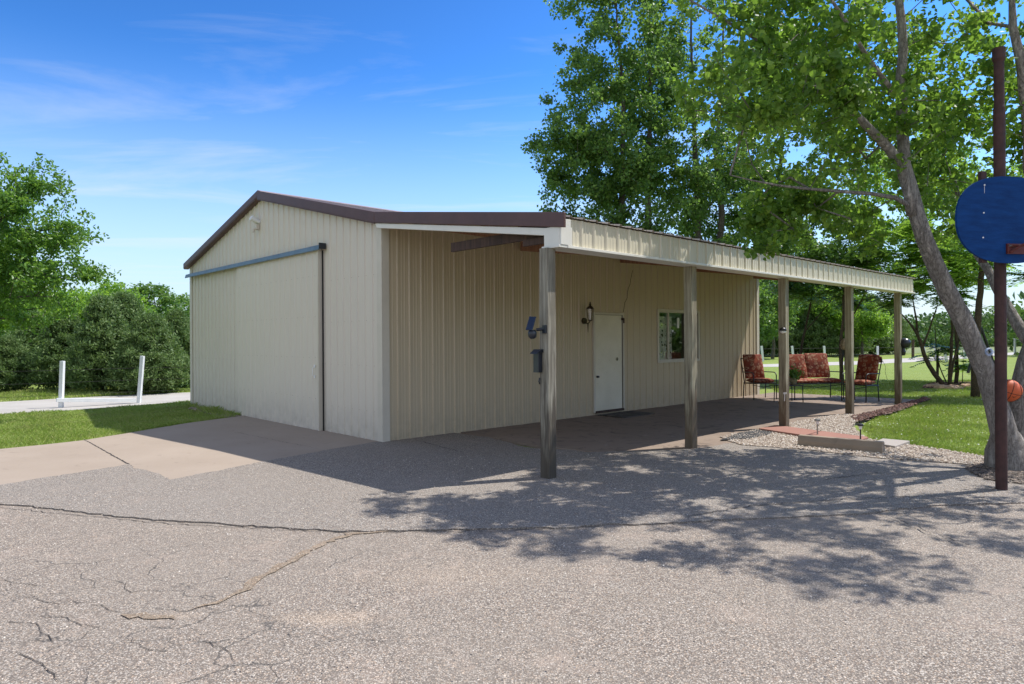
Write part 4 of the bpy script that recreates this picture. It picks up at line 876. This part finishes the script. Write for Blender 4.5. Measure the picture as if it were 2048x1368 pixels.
blades('grass',lawnR,150000,.055,.0035,'short mown grass of the lawn beside the patio',111,falloff=1.7,avoid=[slab])
lawnL=[G(-300,905),G(0,895),G(90,887),G(170,878),G(250,865),G(380,843),G(480,831),G(383,811),G(383,801),G(200,816),G(0,828),G(-300,842)]
blades('grass',lawnL,60000,.055,.0035,'short mown grass left of the shed, in front of the gravel road',112)
blades('grass',[G(-200,812),G(383,782),G(383,772),G(-200,785)],16000,.10,.006,'unmown grass strip between gravel road and cedars',113)
blades('grass',[Q(-.1,WW),Q(-.5,WW-3.0),Q(-.12,WW-3.3),Q(-.03,WW-3.2),Q(-.03,WW)],1500,.10,.004,'ragged grass tuft line along the foot of the gable wall',114)
# pebbles
def pebbles(name,poly,n,size,z,mat,label,seed,kind='gravel',flat_=.6):
    r=np.random.default_rng(seed); xs=[p[0] for p in poly]; ys=[p[1] for p in poly]; m=n*4; x=r.uniform(min(xs),max(xs),m); y=r.uniform(min(ys),max(ys),m); k=inpoly(x,y,poly); x=x[k][:n]; y=y[k][:n]; n=len(x)
    s=size*r.uniform(.5,1.4,n); a=r.uniform(0,6.28,n); T=np.array([(1,0,0),(0,.8,0),(-1,0,0),(0,-.8,0),(0,0,flat_),(0,0,-.3)]); ca,sa=np.cos(a),np.sin(a)
    V=np.stack([np.stack([x+s*(t[0]*ca-t[1]*sa)*r.uniform(.8,1.2,n),y+s*(t[0]*sa+t[1]*ca)*r.uniform(.8,1.2,n),z+s*(t[2]+r.uniform(-.1,.2,n))],1) for t in T],1).reshape(-1,3)
    F=np.array([(0,1,4),(1,2,4),(2,3,4),(3,0,4),(1,0,5),(2,1,5),(3,2,5),(0,3,5)]); FF=(np.arange(n)[:,None,None]*6+F[None]).reshape(-1,3)
    o=npmesh(name,V,FF,mat); return tag(o,label,kind,None,'stuff')
def islandmat(name,stops,rough=.8):
    m=NT(name); g=m.n('ShaderNodeNewGeometry'); return m.fin(m.ramp(g.outputs['Random Per Island'],stops),rough)
PM=islandmat('pebble',[(0,(.22,.16,.12)),(.3,(.42,.33,.25)),(.7,(.58,.5,.41)),(1,(.72,.66,.58))])
pebbles('pea_gravel',pea,9000,.014,.026,PM,'pale pea gravel bed between slab, parking stop and lawn',121)
MM=islandmat('mulch_chip',[(0,(.045,.02,.015)),(.6,(.12,.05,.035)),(1,(.2,.10,.07))])
mul=[G(1700,836),G(1760,822),G(1810,808),G(1850,796),G(1862,800),G(1800,822),G(1740,838),G(1712,848)]
sheet('mulch_soil',rag(mul,.1,.03,3),.018,M['soil']); pebbles('mulch',mul,2200,.03,.03,MM,'dark red mulch strip along the patio edge',122,'mulch')
tm=[G(1930,940),G(1960,925),G(2048,920),G(2150,930),G(2150,985),G(2048,972),G(1970,962)]
pebbles('leaf_litter',tm,3500,.018,.024,islandmat('litter',[(0,(.05,.04,.032)),(.6,(.13,.10,.08)),(1,(.26,.2,.15))]),'dark leaf litter and chips round the cottonwood base',123,'leaf litter',.3)
pebbles('loose_gravel',[G(-600,1010),G(-600,1900),G(2600,1900),G(2600,930),G(1400,905),G(1050,905),G(600,930),G(300,985)],9000,.0055,.017,PM,'loose stone chips scattered over the asphalt',124)
fl=lawnR; pebbles('fallen_fluff',fl,1400,.012,.005,simple('fluff',(.7,.7,.62),.9),'white cottonwood fluff caught in the lawn',125,'fluff',.5)
pebbles('wall_debris',[Q(-.4,WW-1),Q(-.45,5.2),Q(-.05,5.2),Q(-.05,WW-.3)],900,.02,.0,islandmat('debris',[(0,(.16,.12,.09)),(1,(.42,.34,.27))]),'dry leaves and gravel along the foot of the gable wall',126,'debris')
# stones of the ring
rs=random.Random(5)
proto=None
for i in range(13):
    px=1858+i*6.8+rs.uniform(-2,2); py=772+rs.uniform(-2,3)+(3 if 3<i<10 else 0); p=G(px,py)
    if proto is None:
        mb=MB(); n=10; vs=[]; 
        for a in range(5):
            for k in range(n):
                th=math.pi*(a+.5)/5; ph=2*math.pi*k/n; q=1+rs.uniform(-.12,.12); vs.append((.17*q*math.sin(th)*math.cos(ph),.12*q*math.sin(th)*math.sin(ph),.08*q*math.cos(th)+.03))
        fs=[(a*n+k,(a+1)*n+k,(a+1)*n+(k+1)%n,a*n+(k+1)%n) for a in range(4) for k in range(n)]+[tuple(range(n)),tuple(range(4*n,5*n))[::-1]]
        mb.add(vs,fs); proto=mb.build('border_stone',simple('sandstone',(.46,.31,.2),.9,var=.35,scale=8,bump=.5)); o=proto
    else: o=proto.copy(); COL.objects.link(o)
    o.location=(p.x,p.y,-.01); o.rotation_euler=(0,0,rs.uniform(0,3)); s=rs.uniform(.7,1.3); o.scale=(s,s,s*rs.uniform(.7,1.2))
    tag(o,['leftmost','second','third','fourth','fifth','sixth','seventh','eighth','ninth','tenth','eleventh','twelfth','rightmost'][i]+(' tan border stone' if i in(0,12) else ' tan border stone from the left')+' in the ring round the multi-stem tree','stone','border stones round the small trees')
pebbles('bed_mulch',[G(1845,776),G(1860,766),G(1950,764),G(1955,775)],1200,.045,.0,MM,'bark mulch inside the stone ring',127,'mulch')
# ------------------------------------------------------------------ fences
M['pvc']=simple('white_post_paint',(.74,.76,.78),.4,var=.06)
t=thing('wire_fence','white post and wire fence beside the left gravel road','fence',G(122,813))
def postbar(a,b,w,mat,par,name='post',org=None):
    mb=MB(); a=Vector(a)-org; b=Vector(b)-org; d=(b-a).normalized(); mb.xf=Matrix.Translation(a)@d.to_track_quat('Z','Y').to_matrix().to_4x4(); mb.box(-w/2,w/2,-w/2,w/2,-.1,(b-a).length); return mb.build(name,mat,par,bevel=.004)
org=G(122,813); a0=G(122,813); a1=A(125,722,a0.y); b0=G(278,804); b1=A(285,712,b0.y)
postbar(a0,a1,.085,M['pvc'],t,org=org); postbar(b0,b1,.085,M['pvc'],t,org=org)
postbar(a0+Vector((.05,-.06,.16)),b0+Vector((-.05,-.06,.05)),.09,M['pvc'],t,'fallen_rail',org)
for z in (.25,.55,.85):
    mb=MB(); mb.tube([Vector((-14,14.6,z))-org,Vector((a0.x,a0.y,z+.02))-org,Vector((b0.x+.03,b0.y,z+.02))-org,Vector((-4.5,19.5,z))-org],.004,4); mb.build('wire',M['dark'],t)
t=thing('wire_fence','long white post and wire fence along the far side of the lawn','fence',G(1526,722)); org=G(1526,722)
prev=None; pp=[]
for (px,pt_,pb,lean) in [(1526,692,722,-3),(1587,692,721,-3),(1650,692,720,-2),(1755,692,719,0),(1851,694,717,-4),(1873,692,718,-3),(1893,693,723,-4),(1931,692,717,-3)]:
    q=G(px,pb); top=A(px+lean,pt_,q.y); postbar(q,top,.12,M['pvc'],t,org=org); pp.append(q)
for z in (.35,.8):
    mb=MB(); mb.tube([Vector((q.x,q.y,z))-org for q in pp[:5]],.01,4); mb.build('wire',M['dark'],t)
q=G(1826,715); o=MB(); o.tube([(0,0,-.1),(0,0,1.3)],.1,7); o=o.build('timber_post',M['stem']); o.location=q; tag(o,'short dark timber post at the lane edge','post')
q=G(2030,710); t=thing('goal_frame','white rectangular frame standing in the field at the right edge','goal frame',q)
mb=MB()
for x in (-.0,3.6): mb.box(x-.06,x+.06,-.06,.06,0,1.25)
mb.box(-.06,3.66,-.06,.06,1.25,1.37); mb.build('frame',M['pvc'],t)
# swing stand and spinner
q=G(1965,742); q=Vector((A(1965,742,19.5).x,19.5,0)); t=thing('swing_stand','black A-shaped metal stand behind the leaning trunk','swing stand',q)
def rel(px,py,Y): return A(px,py,Y)-q
for pts in ([(1936,746),(1950,700),(1963,655)],[(1992,742),(1978,700),(1962,655)],[(1990,738),(2005,700),(2010,660)]):
    mb=MB(); mb.tube([rel(*p,19.5+i*.0) for i,p in enumerate(pts)],.04,8); mb.build('leg',M['black'],t)
mb=MB(); mb.tube([rel(1942,731,19.5),rel(1968,731,19.5)],.03,6); mb.tube([rel(1972,700,19.5),rel(1992,732,19.5)],.04,6); mb.build('crossbar',M['black'],t)
# ------------------------------------------------------------------ basketball hoop
pb=G(2003,981); t=thing('basketball_hoop','rusty brown pole with an oval blue backboard and red rim bracket','basketball hoop',pb)
M['rust']=simple('rusty_pole',(.055,.022,.018),.7,var=.4,scale=12,bump=.5)
top=A(1994,97,pb.y).z; 
mb=MB(); mb.tube([(0,0,-.1),(0,0,top-.75+.15)],.052,16); mb.tube([(0,0,top-.60),(0,0,top-.57),(0,0,top-.14),(0,0,top-.11),(0,0,top)],[.05,.045,.045,.058,.058],16); mb.build('pole',M['rust'],t,smooth=False)
bc=A(2018,440,pb.y-.16)-pb; mb=MB(); n=48; w,h=.60,.425; tilt=Matrix.Translation(bc)@Matrix.Rotation(R(10),4,'Z')
prof=[]
for k in range(n):
    a=2*math.pi*k/n; cx=math.copysign(abs(math.cos(a))**.85,math.cos(a)); sz=math.copysign(abs(math.sin(a))**.86,math.sin(a)); prof.append((w*cx,-.012,h*sz+(.0 if sz>0 else 0)))
mb.xf=tilt; mb.prism(prof,(0,0,0),(0,.022,0))
m=NT('blue_board_paint'); g=m.noise(4,5,.6,m.co((.5,6,6),(0,R(6),0))); c=m.mix(m.rng(g,.3,.7),(.003,.032,.13),(.006,.055,.21)); c=m.mix(m.rng(m.noise(26,4,.75),.66,.72,0,.35),c,(.05,.12,.22)); m.bump(m.noise(8,4,.6,m.co((.6,9,9))),.4,.005); M['board']=m.fin(c,.7,spec=.15)
bo=mb.build('backboard',M['board'],t)
mb=MB(); mb.xf=tilt
for x,z,r_ in ((-.30,.06,.008),(-.31,-.18,.008),(-.29,.33,.008)):
    mb=MB(); mb.xf=tilt; mb.tube([(x,-.0125,z),(x,-.017,z)],r_,8); mb.build('bolt',M['white'],bo)
mb=MB(); mb.xf=tilt; mb.box(-.291,-.288,-.0135,-.0125,.25,.32); mb.build('paint_drip',M['white'],bo)
mb=MB(); mb.xf=tilt; mb.box(-.05,.16,-.03,-.0125,-.335,-.235); mb.tube([(-.02,-.03,-.32),(.06,-.10,-.25),(.16,-.14,-.25)],.012,6); mb.tube([(-.02,-.03,-.25),(.06,-.07,-.26),(.16,-.14,-.25)],.012,6)
mb.build('rim_bracket',simple('red_bracket',(.10,.014,.010),.5,var=.3,scale=20),t)
mb=MB(); mb.xf=tilt
for k in range(9): mb.tube([(-.035+.012*k,-.032,-.250),(-.035+.012*k,-.046,-.256),(-.035+.012*k,-.032,-.262)],.0035,5)
mb.tube([(.08,-.09,-.25),(.16,-.13,-.31)],.008,6); mb.tube([(.095,-.09,-.25),(.175,-.13,-.31)],.008,6); mb.build('spring',simple('steel_spring',(.5,.48,.45),.35,.6),t)
mb=MB(); mb.xf=tilt; rc=(.16,-.14-.24,-.25); mb.tube([(rc[0]+.23*math.cos(a),rc[1]+.23*math.sin(a),rc[2]) for a in [2*math.pi*k/28 for k in range(29)]],.009,8)
mb.build('rim',simple('red_rim',(.18,.025,.014),.5),t,smooth=True)
mb=MB(); mb.xf=tilt; mb.box(-.30,-.24,.011,.05,-.42,.47); mb.box(-.27,.27,.05,.09,-.12,-.06); mb.box(-.27,.27,.05,.09,.16,.22); mb.build('board_brace',M['rust'],t)
# basketball wedged in the fork
bp=A(2017,781,7.70); t=thing('basketball','worn orange basketball wedged in the fork of the cottonwood','basketball',bp)
mb=MB(); n=28; mb.lathe([(max(.001,.12*math.sin(math.pi*k/n)),-.12*math.cos(math.pi*k/n)) for k in range(n+1)],36); o=mb.build('shell',simple('orange_rubber',(.55,.10,.025),.6,var=.15,scale=9,bump=.5,bscale=220),t,smooth=True)
mb=MB(); R1=.1205
def arc(f): mb.tube([Vector(f(2*math.pi*k/40)) for k in range(41)],.0028,5,caps=False)
arc(lambda a:(R1*math.cos(a),R1*math.sin(a),0)); arc(lambda a:(0,R1*math.cos(a),R1*math.sin(a)))
for s in (-1,1): arc(lambda a,s=s:(s*R1*(.62+.22*math.cos(2*a))*1.0,)+tuple(math.sqrt(max(0,1-(.62+.22*math.cos(2*a))**2))*R1*q for q in (math.cos(a),math.sin(a))))
mb.build('seams',M['dark'],t)
mb=MB()
def sph(x,z,r_=.1213): return (x,-math.sqrt(max(0,r_*r_-x*x-z*z)),z)
sw=[(.072,-.045,.002),(.066,-.052,.006),(.056,-.050,.008),(.046,-.040,.006),(.038,-.022,.003),(.032,-.004,.0008)]; sw=[(x-.012,z+.012,w) for x,z,w in [( .030,-.030,.002),(.034,-.042,.006),(.044,-.047,.009),(.056,-.040,.007),(.066,-.022,.004),(.074,.0,.001)]]
vs=[]; 
for x,z,w in sw: vs+=[sph(x,z+w*.5),sph(x,z-w*.5)]
mb.add(vs,[(2*i,2*i+1,2*i+3,2*i+2) for i in range(len(sw)-1)]); mb.build('swoosh_mark',M['dark'],t)
t.rotation_euler=(R(12),R(18),R(-20)); t.scale=(1.12,1.06,1.06)
# wind spinner hanging from the trunk
sp_=A(1978,704,7.3); t=thing('wind_spinner','blue and white ring ornament with a white blade hanging near the leaning trunk','ornament',sp_)
mb=MB(); mb.tube([(.034*math.cos(a),0,.034*math.sin(a)) for a in [2*math.pi*k/20 for k in range(21)]],.012,8); mb.build('ring',simple('blue_white',(.35,.42,.62),.3,var=.8,scale=40),t,smooth=True)
mb=MB(); mb.prism([(.035,0,.014),(.10,0,.02),(.14,0,.0),(.10,0,-.012),(.035,0,-.012)],(0,-.004,0),(0,.004,0)); mb.build('blade',M['white'],t)
mb=MB(); mb.tube([(0,0,.04),(-.02,.1,.25),(-.05,.35,.6)],.002,4); mb.build('string',M['dark'],t)
# pot foliage
pot=[o for o in bpy.data.objects if o.name.startswith('potted_plant')][0]
leaves_mesh('foliage',np.random.default_rng(3).normal(size=(260,3))*np.array([.09,.09,.07])+np.array([0,0,.24]),.07,M['leaf_pop'],pot,'oval',-.2)
